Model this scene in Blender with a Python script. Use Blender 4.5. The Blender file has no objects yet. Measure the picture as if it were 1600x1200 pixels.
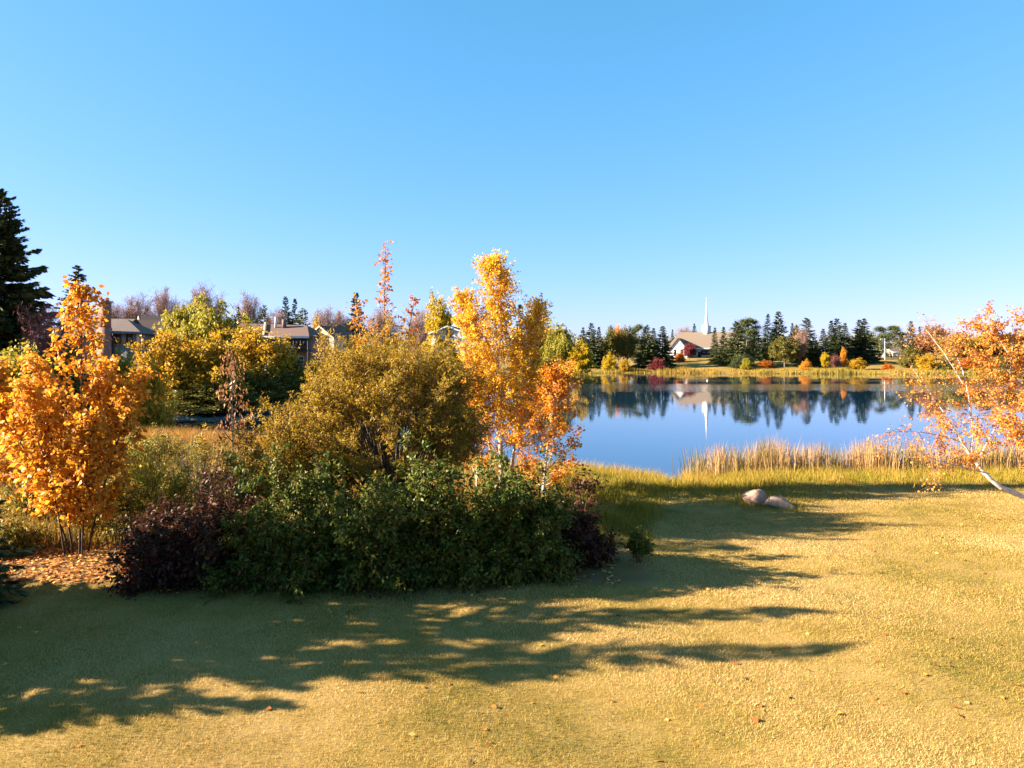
import bpy, math, random
import numpy as np
from mathutils import Vector
R = math.radians
rng = np.random.default_rng(7)
C = bpy.context.scene.collection
S = bpy.context.scene

# ------------------------------------------------------------------ camera, sky, sun, exposure
F = 1100.0; HZ = 553.0; EYE = 6.0
cd = bpy.data.cameras.new('camera'); cam = bpy.data.objects.new('camera', cd); C.objects.link(cam)
cam.location = (0, 0, EYE); cam.rotation_euler = (R(90), 0, 0)
cd.sensor_width = 36; cd.lens = 36 * F / 1600; cd.shift_y = (HZ - 600) / 1600
cd.clip_start = 0.1; cd.clip_end = 8000
S.camera = cam
SUN_EL = R(22); SUN_DIR = Vector((1, 0.06, 0)).normalized()     # horizontal travel of the light
w = bpy.data.worlds.new('World'); S.world = w; w.use_nodes = True
nt = w.node_tree; bg = nt.nodes['Background']
sky = nt.nodes.new('ShaderNodeTexSky'); sky.sky_type = 'NISHITA'; sky.sun_disc = False
sky.sun_elevation = SUN_EL; sky.altitude = 100
sky.air_density = 1.0; sky.dust_density = 0.3; sky.ozone_density = 4.0
sky.sun_rotation = math.atan2(-SUN_DIR.x, -SUN_DIR.y)
# one colour grade for the whole sky: channel gains and gammas
sep = nt.nodes.new('ShaderNodeSeparateColor'); com = nt.nodes.new('ShaderNodeCombineColor'); nt.links.new(sky.outputs[0], sep.inputs[0])
for i, (gain, gam) in enumerate(((.303, .98), (.645, .52), (.638, .80))):
    pw = nt.nodes.new('ShaderNodeMath'); pw.operation = 'POWER'; pw.inputs[1].default_value = gam
    ml = nt.nodes.new('ShaderNodeMath'); ml.operation = 'MULTIPLY'; ml.inputs[1].default_value = gain
    nt.links.new(sep.outputs[i], pw.inputs[0]); nt.links.new(pw.outputs[0], ml.inputs[0]); nt.links.new(ml.outputs[0], com.inputs[i])
nt.links.new(com.outputs[0], bg.inputs['Color'])
bg.inputs['Strength'].default_value = 0.10
sl = bpy.data.lights.new('sun', 'SUN'); so = bpy.data.objects.new('sun', sl); C.objects.link(so)
sl.energy = 5.0; sl.angle = R(0.5); sl.color = (1.0, 0.86, 0.67)
tv = Vector((SUN_DIR.x * math.cos(SUN_EL), SUN_DIR.y * math.cos(SUN_EL), -math.sin(SUN_EL)))
so.rotation_euler = tv.to_track_quat('-Z', 'Y').to_euler(); so.location = (-60, 0, 60)
S.view_settings.view_transform = 'Standard'; S.view_settings.look = 'None'
S.view_settings.exposure = 2.6; S.view_settings.gamma = 1

# ------------------------------------------------------------------ materials
def new_mat(name):
    m = bpy.data.materials.new(name); m.use_nodes = True
    return m, m.node_tree, m.node_tree.nodes['Principled BSDF']
ALB = .76
def ramp(t, cols):
    n = t.nodes.new('ShaderNodeValToRGB'); e = n.color_ramp.elements
    while len(e) < len(cols): e.new(0.5)
    for i, c in enumerate(cols):
        e[i].position = i / (len(cols) - 1); e[i].color = (*(q * ALB for q in c), 1)
    return n
DIM = {'orange leaves': .98, 'aspen leaves': 1.05, 'red orange leaves': .95, 'birch leaves': .95, 'tall grass blades': .85, 'reed blades': .85, 'fallen leaves': 1.25, 'golden leaves': 1.35, 'yellow leaves': .9, 'yellow green leaves': 1.15, 'willow leaves': 1.2, 'dogwood leaves': 1.25}
def leaf_mat(name, cols, trans=0.35, rough=0.55, spec=0.25):
    k = DIM.get(name, 1.55 if 'spruce' in name else 1); cols = [tuple(c * k for c in q) for q in cols]
    m, t, p = new_mat(name)
    a = t.nodes.new('ShaderNodeAttribute'); a.attribute_name = 'tint'
    r = ramp(t, cols); t.links.new(a.outputs['Fac'], r.inputs[0])
    t.links.new(r.outputs[0], p.inputs['Base Color']); p.inputs['Roughness'].default_value = rough
    p.inputs['Specular IOR Level'].default_value = spec
    if trans > 0:
        tr = t.nodes.new('ShaderNodeBsdfTranslucent'); t.links.new(r.outputs[0], tr.inputs['Color'])
        mx = t.nodes.new('ShaderNodeMixShader'); mx.inputs[0].default_value = trans
        t.links.new(p.outputs[0], mx.inputs[1]); t.links.new(tr.outputs[0], mx.inputs[2])
        t.links.new(mx.outputs[0], t.nodes['Material Output'].inputs['Surface'])
    return m
def noise_mat(name, cols, scale=5, rough=0.85, bump=0.0, detail=6, stretch=(1, 1, 1), spec=0.2, bscale=None):
    m, t, p = new_mat(name)
    tc = t.nodes.new('ShaderNodeTexCoord'); mp = t.nodes.new('ShaderNodeMapping'); mp.inputs['Scale'].default_value = stretch
    t.links.new(tc.outputs['Object'], mp.inputs[0])
    n = t.nodes.new('ShaderNodeTexNoise'); n.inputs['Scale'].default_value = scale; n.inputs['Detail'].default_value = detail
    n.inputs['Roughness'].default_value = 0.65
    t.links.new(mp.outputs[0], n.inputs['Vector'])
    r = ramp(t, cols); t.links.new(n.outputs['Fac'], r.inputs[0])
    for i, e in enumerate(r.color_ramp.elements): e.position = 0.25 + 0.5 * i / (len(cols) - 1)
    t.links.new(r.outputs[0], p.inputs['Base Color']); p.inputs['Roughness'].default_value = rough
    p.inputs['Specular IOR Level'].default_value = spec
    if bump:
        b = t.nodes.new('ShaderNodeBump'); b.inputs['Strength'].default_value = bump
        n2 = t.nodes.new('ShaderNodeTexNoise'); n2.inputs['Scale'].default_value = bscale or scale * 4; n2.inputs['Detail'].default_value = 5
        t.links.new(mp.outputs[0], n2.inputs['Vector']); t.links.new(n2.outputs['Fac'], b.inputs['Height'])
        t.links.new(b.outputs[0], p.inputs['Normal'])
    return m
M = {}
M['orange'] = leaf_mat('orange leaves', [(.56, .15, .012), (.78, .29, .015), (.88, .42, .03), (.90, .55, .08)], .42)
M['aspen'] = leaf_mat('aspen leaves', [(.68, .25, .012), (.86, .43, .016), (.92, .56, .03), (.92, .64, .08)], .42)
M['redorange'] = leaf_mat('red orange leaves', [(.35, .05, .01), (.62, .15, .012), (.75, .26, .02), (.78, .40, .06)], .4)
M['birch'] = leaf_mat('birch leaves', [(.50, .13, .03), (.75, .26, .03), (.80, .36, .04), (.80, .48, .12)], .4)
M['willow'] = leaf_mat('willow leaves', [(.30, .11, .012), (.28, .17, .014), (.40, .26, .02), (.48, .32, .04)], .42)
M['gold'] = leaf_mat('golden leaves', [(.18, .13, .015), (.34, .22, .015), (.55, .30, .015), (.62, .36, .02)], .35)
M['yellowgreen'] = leaf_mat('yellow green leaves', [(.12, .13, .015), (.26, .24, .018), (.45, .36, .02), (.58, .42, .025)], .35)
M['yellow'] = leaf_mat('yellow leaves', [(.45, .30, .012), (.66, .44, .015), (.78, .54, .02), (.80, .58, .05)], .4)
M['olive'] = leaf_mat('olive leaves', [(.07, .07, .015), (.13, .13, .022), (.22, .18, .025), (.34, .23, .03)], .3)
M['dogwood'] = leaf_mat('dogwood leaves', [(.026, .042, .007), (.06, .088, .010), (.14, .155, .018), (.24, .08, .025)], .28, .55, .2)
M['purple'] = leaf_mat('purple leaves', [(.028, .036, .010), (.045, .030, .014), (.13, .026, .020), (.13, .09, .02)], .25, .55, .2)
M['crimson'] = leaf_mat('crimson leaves', [(.10, .012, .02), (.20, .025, .035), (.30, .05, .05), (.32, .09, .05)], .3)
M['brownleaf'] = leaf_mat('brown leaves', [(.22, .08, .03), (.38, .16, .06), (.50, .24, .09), (.55, .32, .14)], .35)
M['mixed'] = leaf_mat('mixed autumn leaves', [(.06, .09, .02), (.20, .20, .03), (.42, .30, .04), (.48, .14, .02)], .3)
M['spruce'] = leaf_mat('spruce needles', [(.013, .022, .009), (.028, .042, .013), (.048, .064, .018), (.080, .088, .028)], .08, .6)
M['bluespruce'] = leaf_mat('blue spruce needles', [(.018, .036, .028), (.035, .062, .048), (.058, .09, .07), (.085, .12, .09)], .08, .6)
M['olivespruce'] = leaf_mat('olive spruce needles', [(.022, .034, .012), (.045, .06, .018), (.08, .09, .025), (.13, .12, .035)], .1, .6)
M['cedar'] = leaf_mat('cedar leaves', [(.04, .06, .012), (.09, .11, .016), (.16, .17, .02), (.22, .20, .03)], .15, .6)
M['twig'] = leaf_mat('bare twigs', [(.26, .13, .10), (.36, .19, .15), (.45, .26, .20), (.50, .32, .24)], 0, .8)
M['redtwig'] = leaf_mat('red twigs', [(.16, .05, .05), (.26, .09, .08), (.34, .14, .12), (.40, .20, .15)], 0, .8)
M['lawn'] = leaf_mat('lawn blades', [(.11, .13, .016), (.32, .24, .035), (.58, .365, .09), (.72, .49, .20)], .25, .7, .15)
M['tallgrass'] = leaf_mat('tall grass blades', [(.13, .15, .014), (.30, .25, .018), (.48, .33, .03), (.58, .35, .08)], .35, .6, .2)
M['reed'] = leaf_mat('reed blades', [(.15, .19, .05), (.42, .23, .06), (.54, .31, .11), (.68, .47, .24)], .3, .6, .2)
M['rust'] = leaf_mat('rust meadow blades', [(.20, .18, .03), (.36, .20, .03), (.46, .20, .035), (.50, .28, .06)], .3, .6, .2)
M['shorereed'] = leaf_mat('shore reed blades', [(.13, .12, .016), (.26, .20, .022), (.38, .25, .03), (.40, .20, .035)], .3, .6, .2)
M['litter'] = leaf_mat('fallen leaves', [(.30, .08, .015), (.50, .16, .02), (.62, .27, .04), (.62, .38, .12)], .15, .7)
M['bark'] = noise_mat('grey bark', [(.09, .07, .05), (.20, .16, .12)], 12, .9, .4, stretch=(1, 1, .3))
M['darkbark'] = noise_mat('dark bark', [(.035, .026, .02), (.10, .075, .055)], 12, .9, .4, stretch=(1, 1, .3))
M['aspenbark'] = noise_mat('aspen bark', [(.22, .18, .12), (.55, .48, .36), (.60, .54, .42)], 6, .8, .2, stretch=(1, 1, .6))
M['birchbark'] = noise_mat('birch bark', [(.10, .08, .07), (.66, .60, .54), (.78, .73, .66)], 9, .75, .2, stretch=(1, 1, 3))
M['birchtwig'] = noise_mat('birch twigs', [(.16, .09, .06), (.30, .18, .13)], 9, .8)
M['redbark'] = noise_mat('red brown stems', [(.07, .025, .02), (.18, .08, .05)], 8, .8)
M['granite'] = noise_mat('pink granite', [(.14, .085, .06), (.42, .26, .18), (.52, .36, .27)], 4, .9, .9, 12, bscale=9)

def water_mat():
    m, t, p = new_mat('lake water')
    p.inputs['Base Color'].default_value = (.004, .022, .045, 1); p.inputs['Roughness'].default_value = .02
    p.inputs['IOR'].default_value = 1.95
    g = t.nodes.new('ShaderNodeNewGeometry'); mp = t.nodes.new('ShaderNodeMapping')
    mp.inputs['Scale'].default_value = (.5, 1.0, 1)
    t.links.new(g.outputs['Position'], mp.inputs[0])
    n = t.nodes.new('ShaderNodeTexNoise'); n.inputs['Scale'].default_value = 1.3; n.inputs['Detail'].default_value = 3
    t.links.new(mp.outputs[0], n.inputs['Vector'])
    # wind patches: ripples stronger in long streaks across the lake
    mp2 = t.nodes.new('ShaderNodeMapping'); mp2.inputs['Scale'].default_value = (.008, .035, 1); mp2.inputs['Location'].default_value = (.3, .15, 0)
    t.links.new(g.outputs['Position'], mp2.inputs[0])
    n2 = t.nodes.new('ShaderNodeTexNoise'); n2.inputs['Scale'].default_value = 1.0; n2.inputs['Detail'].default_value = 3
    t.links.new(mp2.outputs[0], n2.inputs['Vector'])
    sx = t.nodes.new('ShaderNodeSeparateXYZ'); t.links.new(g.outputs['Position'], sx.inputs[0])
    mr = t.nodes.new('ShaderNodeMapRange'); mr.interpolation_type = 'SMOOTHSTEP'
    mr.inputs[1].default_value = .52; mr.inputs[2].default_value = .66; mr.inputs[3].default_value = .0; mr.inputs[4].default_value = 1.0
    t.links.new(n2.outputs['Fac'], mr.inputs[0])
    # the breeze lies across the middle of the lake
    b1 = t.nodes.new('ShaderNodeMapRange'); b1.interpolation_type = 'SMOOTHSTEP'
    for i, v in enumerate((96, 124, 0, 1)): b1.inputs[i + 1].default_value = v
    b2 = t.nodes.new('ShaderNodeMapRange'); b2.interpolation_type = 'SMOOTHSTEP'
    for i, v in enumerate((126, 152, 1, 0)): b2.inputs[i + 1].default_value = v
    wob = t.nodes.new('ShaderNodeMath'); wob.operation = 'MULTIPLY_ADD'; wob.inputs[1].default_value = 110; 
    t.links.new(n2.outputs['Fac'], wob.inputs[0]); t.links.new(sx.outputs['Y'], wob.inputs[2])
    wo2 = t.nodes.new('ShaderNodeMath'); wo2.operation = 'SUBTRACT'; wo2.inputs[1].default_value = 55; t.links.new(wob.outputs[0], wo2.inputs[0])
    t.links.new(wo2.outputs[0], b1.inputs[0]); t.links.new(wo2.outputs[0], b2.inputs[0])
    mu = t.nodes.new('ShaderNodeMath'); mu.operation = 'MULTIPLY'; t.links.new(b1.outputs[0], mu.inputs[0]); t.links.new(b2.outputs[0], mu.inputs[1])
    mx = t.nodes.new('ShaderNodeMath'); mx.operation = 'MAXIMUM'; t.links.new(mu.outputs[0], mx.inputs[0])
    m3 = t.nodes.new('ShaderNodeMath'); m3.operation = 'MULTIPLY'; m3.inputs[1].default_value = .25; t.links.new(mr.outputs[0], m3.inputs[0])
    t.links.new(m3.outputs[0], mx.inputs[1])
    ma = t.nodes.new('ShaderNodeMath'); ma.operation = 'MULTIPLY_ADD'; ma.inputs[1].default_value = .3; ma.inputs[2].default_value = .022
    t.links.new(mx.outputs[0], ma.inputs[0])
    b = t.nodes.new('ShaderNodeBump'); b.inputs['Distance'].default_value = .12
    t.links.new(ma.outputs[0], b.inputs['Strength']); t.links.new(n.outputs['Fac'], b.inputs['Height'])
    t.links.new(b.outputs[0], p.inputs['Normal'])
    return m

# ------------------------------------------------------------------ mesh helpers
def mesh_np(name, V, Fc, mat, tint=None, smooth=False):
    """V (n,3); Fc (m,k) faces with the same corner count."""
    V = np.ascontiguousarray(V, dtype=np.float32); Fc = np.ascontiguousarray(Fc, dtype=np.int32)
    me = bpy.data.meshes.new(name); n, k = Fc.shape
    me.vertices.add(len(V)); me.vertices.foreach_set('co', V.ravel())
    me.loops.add(n * k); me.loops.foreach_set('vertex_index', Fc.ravel())
    me.polygons.add(n); me.polygons.foreach_set('loop_start', np.arange(0, n * k, k, dtype=np.int32))
    me.polygons.foreach_set('loop_total', np.full(n, k, dtype=np.int32))
    if smooth: me.polygons.foreach_set('use_smooth', np.ones(n, dtype=bool))
    if tint is not None:
        a = me.attributes.new('tint', 'FLOAT', 'POINT'); a.data.foreach_set('value', np.ascontiguousarray(tint, dtype=np.float32))
    me.update(calc_edges=True); me.materials.append(mat)
    return me
def link(name, me, parent=None, kind=None):
    o = bpy.data.objects.new(name, me); C.objects.link(o)
    if parent is not None: o.parent = parent
    if kind: o['kind'] = kind
    return o
def tag(o, label, cat, group=None, kind=None):
    o['label'] = label; o['category'] = cat
    if group: o['group'] = group
    if kind: o['kind'] = kind
    return o
def empty(name, label, cat, loc=(0, 0, 0), rz=0, group=None):
    o = bpy.data.objects.new(name, None); C.objects.link(o); o.empty_display_size = .3
    o.location = loc; o.rotation_euler = (0, 0, rz)
    return tag(o, label, cat, group)
def unit(v): return v / (np.linalg.norm(v, axis=-1, keepdims=True) + 1e-9)
def rsphere(n, r=rng): return unit(r.normal(size=(n, 3)))
def leaves(name, B, D, N, L, W, tint, mat, fold=.12):
    n = len(B); Sd = unit(np.cross(D, N)); N2 = unit(np.cross(Sd, D))
    L = np.broadcast_to(np.asarray(L, float), (n,))[:, None]; W = np.broadcast_to(np.asarray(W, float), (n,))[:, None]
    V = np.empty((n, 4, 3)); V[:, 0] = B; V[:, 2] = B + D * L - N2 * L * fold
    mid = B + D * L * .45 + N2 * L * fold * .5
    V[:, 1] = mid + Sd * W * .5; V[:, 3] = mid - Sd * W * .5
    return mesh_np(name, V.reshape(-1, 3), np.arange(4 * n).reshape(n, 4), mat, np.repeat(np.clip(tint, 0, 1), 4))
def blades(name, P, H, W, lean, tint, mat, r=rng, bend=True):
    """grass: a tapered blade of two faces that bends over"""
    n = len(P); a = r.uniform(0, 2 * np.pi, n); b = r.uniform(0, 2 * np.pi, n)
    H = np.broadcast_to(np.asarray(H, float), (n,)); W = np.broadcast_to(np.asarray(W, float), (n,)); lean = np.broadcast_to(np.asarray(lean, float), (n,))
    sd = np.stack([np.cos(a), np.sin(a), 0 * a], 1) * (W * .5)[:, None]
    ln = np.stack([np.cos(b), np.sin(b), 0 * b], 1) * (lean * H)[:, None]
    up = np.zeros((n, 3)); up[:, 2] = H
    if not bend:
        V = np.stack([P - sd, P + sd, P + up + ln], 1)
        return mesh_np(name, V.reshape(-1, 3), np.arange(3 * n).reshape(n, 3), mat, np.repeat(np.clip(tint, 0, 1), 3))
    V = np.stack([P - sd, P + sd, P + up * .6 + ln * .3 + sd * .7, P + up * .6 + ln * .3 - sd * .7, P + up + ln], 1)
    i = np.arange(n)[:, None] * 5
    Fc = np.concatenate([i + [[0, 1, 2]], i + [[0, 2, 3]], i + [[3, 2, 4]]])
    return mesh_np(name, V.reshape(-1, 3), Fc, mat, np.repeat(np.clip(tint, 0, 1), 5))
def bez(P0, P1, P2, t):
    t = t[..., None]; return (1 - t) ** 2 * P0[:, None] + 2 * t * (1 - t) * P1[:, None] + t ** 2 * P2[:, None]
class Tubes:
    def __init__(s): s.V = []; s.F = []; s.n = 0
    def add(s, P0, P1, P2, r0, r1, k=5, m=5, wob=0):
        n = len(P0)
        if n == 0: return
        t = np.broadcast_to(np.linspace(0, 1, k), (n, k)); P = bez(P0, P1, P2, t)
        if wob: 
            J = rng.normal(0, wob, (n, k, 3)); J[:, 0] = 0; P = P + J
        r0 = np.broadcast_to(np.asarray(r0, float), (n,)); r1 = np.broadcast_to(np.asarray(r1, float), (n,))
        rad = r0[:, None] * (1 - t) + r1[:, None] * t
        ax = unit(P2 - P0); ref = np.where(np.abs(ax[:, 2:3]) > .9, [[1., 0, 0]], [[0., 0, 1]])
        u = unit(np.cross(ax, ref)); v = np.cross(ax, u)
        an = np.linspace(0, 2 * np.pi, m, endpoint=False)
        ring = np.cos(an)[None, :, None] * u[:, None] + np.sin(an)[None, :, None] * v[:, None]
        V = P[:, :, None] + ring[:, None] * rad[:, :, None, None]
        idx = np.arange(n * k * m).reshape(n, k, m) + s.n
        a = idx[:, :-1]; b = idx[:, 1:]; a2 = np.roll(a, -1, 2); b2 = np.roll(b, -1, 2)
        s.V.append(V.reshape(-1, 3)); s.F.append(np.stack([a, a2, b2, b], -1).reshape(-1, 4)); s.n += n * k * m
    def mesh(s, name, mat): return mesh_np(name, np.concatenate(s.V), np.concatenate(s.F), mat, None, True)
def twig_leaves(P0, P1, P2, nt, tl, nl, L, W, t0=.3, up=.25, spread=.8, droop=0, r=rng, tintf=None, jit=.04, sizevar=.35, flat=.5, tl_base=1.0):
    """twigs on every stem and leaves on every twig; gives the twig arrays and the leaf arrays"""
    n = len(P0); t = r.uniform(t0, 1, (n, nt)) ** .8
    A = bez(P0, P1, P2, t).reshape(-1, 3)
    tang = unit(P2 - P1); T = np.repeat(tang, nt, 0)
    D = unit(T * (1 - spread * .5) + rsphere(n * nt, r) * spread + np.array([0, 0, up]))
    Ln = tl * r.uniform(.45, 1.25, n * nt) * (1 + (tl_base - 1) * (1 - t.ravel()))
    B = A + D * Ln[:, None]; B[:, 2] -= droop * Ln
    Mi = (A + B) / 2 + np.array([0, 0, 1.]) * (droop * .35 * Ln)[:, None]
    q = r.uniform(.15, 1.08, (len(A), nl)); Q = bez(A, Mi, B, q).reshape(-1, 3)
    Q = Q + r.normal(0, jit, Q.shape)
    TD = np.repeat(unit(B - Mi), nl, 0)
    LD = unit(TD * .6 + rsphere(len(Q), r) * .8 + np.array([0, 0, -.25 - droop]))
    LN = unit(rsphere(len(Q), r) + np.array([0, 0, flat]))
    sz = 1 + r.uniform(-sizevar, sizevar, len(Q))
    cl = np.repeat(r.uniform(0, 1, len(A)), nl)
    tint = .45 * cl + .55 * r.uniform(0, 1, len(Q))
    if tintf is not None: tint = tintf(Q, tint)
    return (A, Mi, B), (Q, LD, LN, L * sz, W * sz, tint)

# ------------------------------------------------------------------ terrain
LAKE = np.array([(260, 34), (60, 35), (24, 34.3), (14, 34.2), (8.6, 33.6), (7.4, 31.8), (6.6, 33.4), (4.5, 35.2), (1.5, 36.5), (-6, 41), (-12, 44.5), (-19, 47.5), (-24, 48.5),
    (-30, 51), (-36, 57), (-38, 63), (-36, 69), (-28, 72), (-20, 80), (-15, 100), (-7, 124), (3, 138), (11, 145), (17, 151), (19.5, 158), (17, 170), (14, 190), (19, 210), (27, 219), (45, 221), (64, 215), (90, 213), (112, 207), (128, 205), (160, 213), (215, 208), (262, 170)], float)
def lake_sd(X, Y):
    P = np.stack([X, Y], -1); A = LAKE; B = np.roll(LAKE, -1, 0)
    best = np.full(X.shape, 1e9); inside = np.zeros(X.shape, bool)
    for a, b in zip(A, B):
        ab = b - a; t = np.clip(((P - a) @ ab) / (ab @ ab), 0, 1)
        best = np.minimum(best, np.linalg.norm(P - (a + t[..., None] * ab), axis=-1))
        c = ((a[1] > Y) != (b[1] > Y)) & (X < (b[0] - a[0]) * (Y - a[1]) / (b[1] - a[1] + 1e-12) + a[0])
        inside ^= c
    return np.where(inside, -best, best)
def sst(x, a, b):
    t = np.clip((x - a) / (b - a), 0, 1); return t * t * (3 - 2 * t)
def terrain(X, Y):
    X = np.asarray(X, float); Y = np.asarray(Y, float); d = lake_sd(X, Y)
    far = sst(Y, 50, 72)
    near_h = .8 * sst(d, -.6, 6) + .05 * np.sin(X * .5 + 1) * np.sin(Y * .43) * sst(d, 3, 8) + .03 * np.sin(X * 1.3 + Y * .9) * sst(d, 3, 8)
    far_h = .9 * sst(d, -.5, 7) + np.where(X < 10, 2.7, 3.6) * sst(d, 6, np.where(X < 10, 45, 70)) + .15 * np.sin(X * .11) * np.sin(Y * .09) * sst(d, 8, 20)
    land = near_h * (1 - far) + far_h * far
    return np.where(d < -.3, np.maximum(-.28 * np.abs(d), -2.0) + .02, land)
def gz(x, y): return float(terrain(np.array([x]), np.array([y]))[0])
def PX(px, Y): return (px - 800) / F * Y
def ZY(py, Y): return EYE - (py - HZ) * Y / F

def ground_mat():
    m, t, p = new_mat('ground earth and turf')
    g = t.nodes.new('ShaderNodeNewGeometry')
    def noise(sc, det=5):
        n = t.nodes.new('ShaderNodeTexNoise'); n.inputs['Scale'].default_value = sc; n.inputs['Detail'].default_value = det; n.inputs['Roughness'].default_value = .6
        t.links.new(g.outputs['Position'], n.inputs['Vector']); return n
    n1 = noise(.28); n2 = noise(38, 5); n3 = noise(1.7, 6)
    r1 = ramp(t, [(.20, .155, .03), (.33, .215, .055), (.42, .275, .09)])
    for e, q in zip(r1.color_ramp.elements, (.36, .5, .64)): e.position = q
    mx = t.nodes.new('ShaderNodeMath'); mx.operation = 'MULTIPLY_ADD'; mx.inputs[1].default_value = .5
    t.links.new(n3.outputs['Fac'], mx.inputs[0])
    h = t.nodes.new('ShaderNodeMath'); h.operation = 'MULTIPLY'; h.inputs[1].default_value = .5; t.links.new(n1.outputs['Fac'], h.inputs[0])
    t.links.new(h.outputs[0], mx.inputs[2]); t.links.new(mx.outputs[0], r1.inputs[0])
    r2 = ramp(t, [(.7, .68, .66), (1.3, 1.3, 1.3)]); r2.color_ramp.elements[0].position = .3; r2.color_ramp.elements[1].position = .6
    t.links.new(n2.outputs['Fac'], r2.inputs[0])
    mm = t.nodes.new('ShaderNodeMix'); mm.data_type = 'RGBA'; mm.blend_type = 'MULTIPLY'; mm.inputs[0].default_value = .8
    t.links.new(r1.outputs[0], mm.inputs[6]); t.links.new(r2.outputs[0], mm.inputs[7])
    # bare brown soil and leaf mould in the planting bed
    a = t.nodes.new('ShaderNodeAttribute'); a.attribute_name = 'soil'
    m2 = t.nodes.new('ShaderNodeMix'); m2.data_type = 'RGBA'
    t.links.new(a.outputs['Fac'], m2.inputs[0]); t.links.new(mm.outputs[2], m2.inputs[6]); m2.inputs[7].default_value = (.14, .075, .035, 1)
    t.links.new(m2.outputs[2], p.inputs['Base Color']); p.inputs['Roughness'].default_value = .95; p.inputs['Specular IOR Level'].default_value = .1
    b = t.nodes.new('ShaderNodeBump'); b.inputs['Strength'].default_value = .35; b.inputs['Distance'].default_value = .012
    t.links.new(n2.outputs['Fac'], b.inputs['Height']); t.links.new(b.outputs[0], p.inputs['Normal'])
    return m
def bed(X, Y):     # the planting bed: 1 inside
    front = 15.7 + .25 * np.sin(X * 1.1) + .15 * np.sin(X * 2.7)
    right = 3.0 + .3 * np.sin(Y * 1.3)
    return sst(Y, front - .25, front + .35) * (1 - sst(X, right - .6, right + .8)) * (1 - sst(Y, 19.5, 22))
def axis(segs):
    out = []
    for a, b, s in segs: out += list(np.arange(a, b, s))
    return np.array(out + [segs[-1][1]], float)
gx = axis([(-3500, -900, 650), (-900, -300, 75), (-300, -60, 6), (-60, -24, 1.5), (-24, 30, .75), (30, 80, 2), (80, 300, 5), (300, 900, 75), (900, 3500, 650)])
gy = axis([(-200, -20, 20), (-20, 8, 2), (8, 60, .75), (60, 250, 2.5), (250, 400, 10), (400, 1000, 75), (1000, 6000, 700)])
GX, GY = np.meshgrid(gx, gy); GZ = terrain(GX, GY)
nx, ny = len(gx), len(gy); idx = np.arange(nx * ny).reshape(ny, nx)
gme = mesh_np('ground', np.stack([GX, GY, GZ], -1).reshape(-1, 3), np.stack([idx[:-1, :-1], idx[:-1, 1:], idx[1:, 1:], idx[1:, :-1]], -1).reshape(-1, 4), ground_mat(), None, True)
at = gme.attributes.new('soil', 'FLOAT', 'POINT'); at.data.foreach_set('value', (bed(GX, GY) * .9).astype(np.float32).ravel())
g = link('ground', gme, None, 'structure'); g['label'] = 'dry lawn and banks all around the lake'
LB = np.concatenate([LAKE, ]); 
wv = np.array([(-60, 25, 0), (280, 25, 0), (280, 235, 0), (-60, 235, 0)], float)
wo = link('lake_water', mesh_np('lake_water', wv, np.array([[0, 1, 2, 3]]), water_mat()), None, 'structure'); wo['label'] = 'calm blue lake mirroring the far trees'

# ------------------------------------------------------------------ plant kinds (part meshes, built once, shared by copies)
def dome_targets(n, Rx, Ry, H, r, emin=5, lump=.14, inner=.75):
    az = r.uniform(0, 2 * np.pi, n); e = np.arcsin(r.uniform(math.sin(R(emin)), 1, n))
    ph = r.uniform(0, 6.28, 6)
    k = 1 + lump * (np.sin(3 * az + ph[0]) * np.cos(2 * e + ph[1]) + .6 * np.sin(5 * az + ph[2] + 3 * e) + .4 * np.sin(9 * az + ph[3]) * np.sin(6 * e + ph[4]))
    k = k * r.uniform(inner, 1.02, n)
    return np.stack([Rx * np.cos(e) * np.cos(az) * k, Ry * np.cos(e) * np.sin(az) * k, H * np.sin(e) * k], 1)
def mush_targets(n, Rx, Ry, H, zc, r, emin=-34, lump=.08, inner=.8):
    az = r.uniform(0, 2 * np.pi, n); e = np.arcsin(r.uniform(math.sin(R(emin)), 1, n)); ph = r.uniform(0, 6.28, 6)
    k = (1 + lump * (np.sin(3 * az + ph[0]) * np.cos(2 * e + ph[1]) + .6 * np.sin(5 * az + ph[2] + 3 * e) + .5 * np.sin(9 * az + ph[3]) * np.sin(6 * e + ph[4]))) * r.uniform(inner, 1.02, n)
    return np.stack([Rx * np.cos(e) * np.cos(az) * k, Ry * np.cos(e) * np.sin(az) * k, zc + np.where(e > 0, H - zc, zc * .8) * np.sin(e) * k], 1)
def shrub_parts(Rx, Ry, H, ns, nt, tl, nl, L, W, leafm, stemm, seed, t0=.25, r0=.03, emin=5, lump=.14, base=.12, up=.25, droop=0, twigr=.004, arch=.3, inner=.7, tintf=None, jit=.04, flat=.5, spread=.8, tubes=True, mush=None):
    r = np.random.default_rng(seed)
    P2 = dome_targets(ns, Rx, Ry, H, r, emin, lump, inner) if mush is None else mush_targets(ns, Rx, Ry, H, mush, r, lump=lump, inner=inner)
    P0 = np.stack([P2[:, 0] * base, P2[:, 1] * base, -.05 + 0 * P2[:, 0]], 1) + r.normal(0, .03, (ns, 3)) * [1, 1, 0]
    P1 = P0 * .5 + P2 * .5; P1[:, :2] *= 1 - arch; P1[:, 2] += H * .12
    (A, Mi, B), lf = twig_leaves(P0, P1, P2, nt, tl, nl, L, W, t0, up, spread, droop, r, tintf, jit, flat=flat)
    tb = Tubes(); tb.add(P0, P1, P2, r0, r0 * .25, 6, 5, wob=H * .004)
    if tubes: tb.add(A, Mi, B, twigr, twigr * .4, 3, 3)
    return [('stem', tb.mesh('stem', stemm), None), ('foliage', leaves('foliage', *lf, leafm), 'stuff')]
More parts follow.
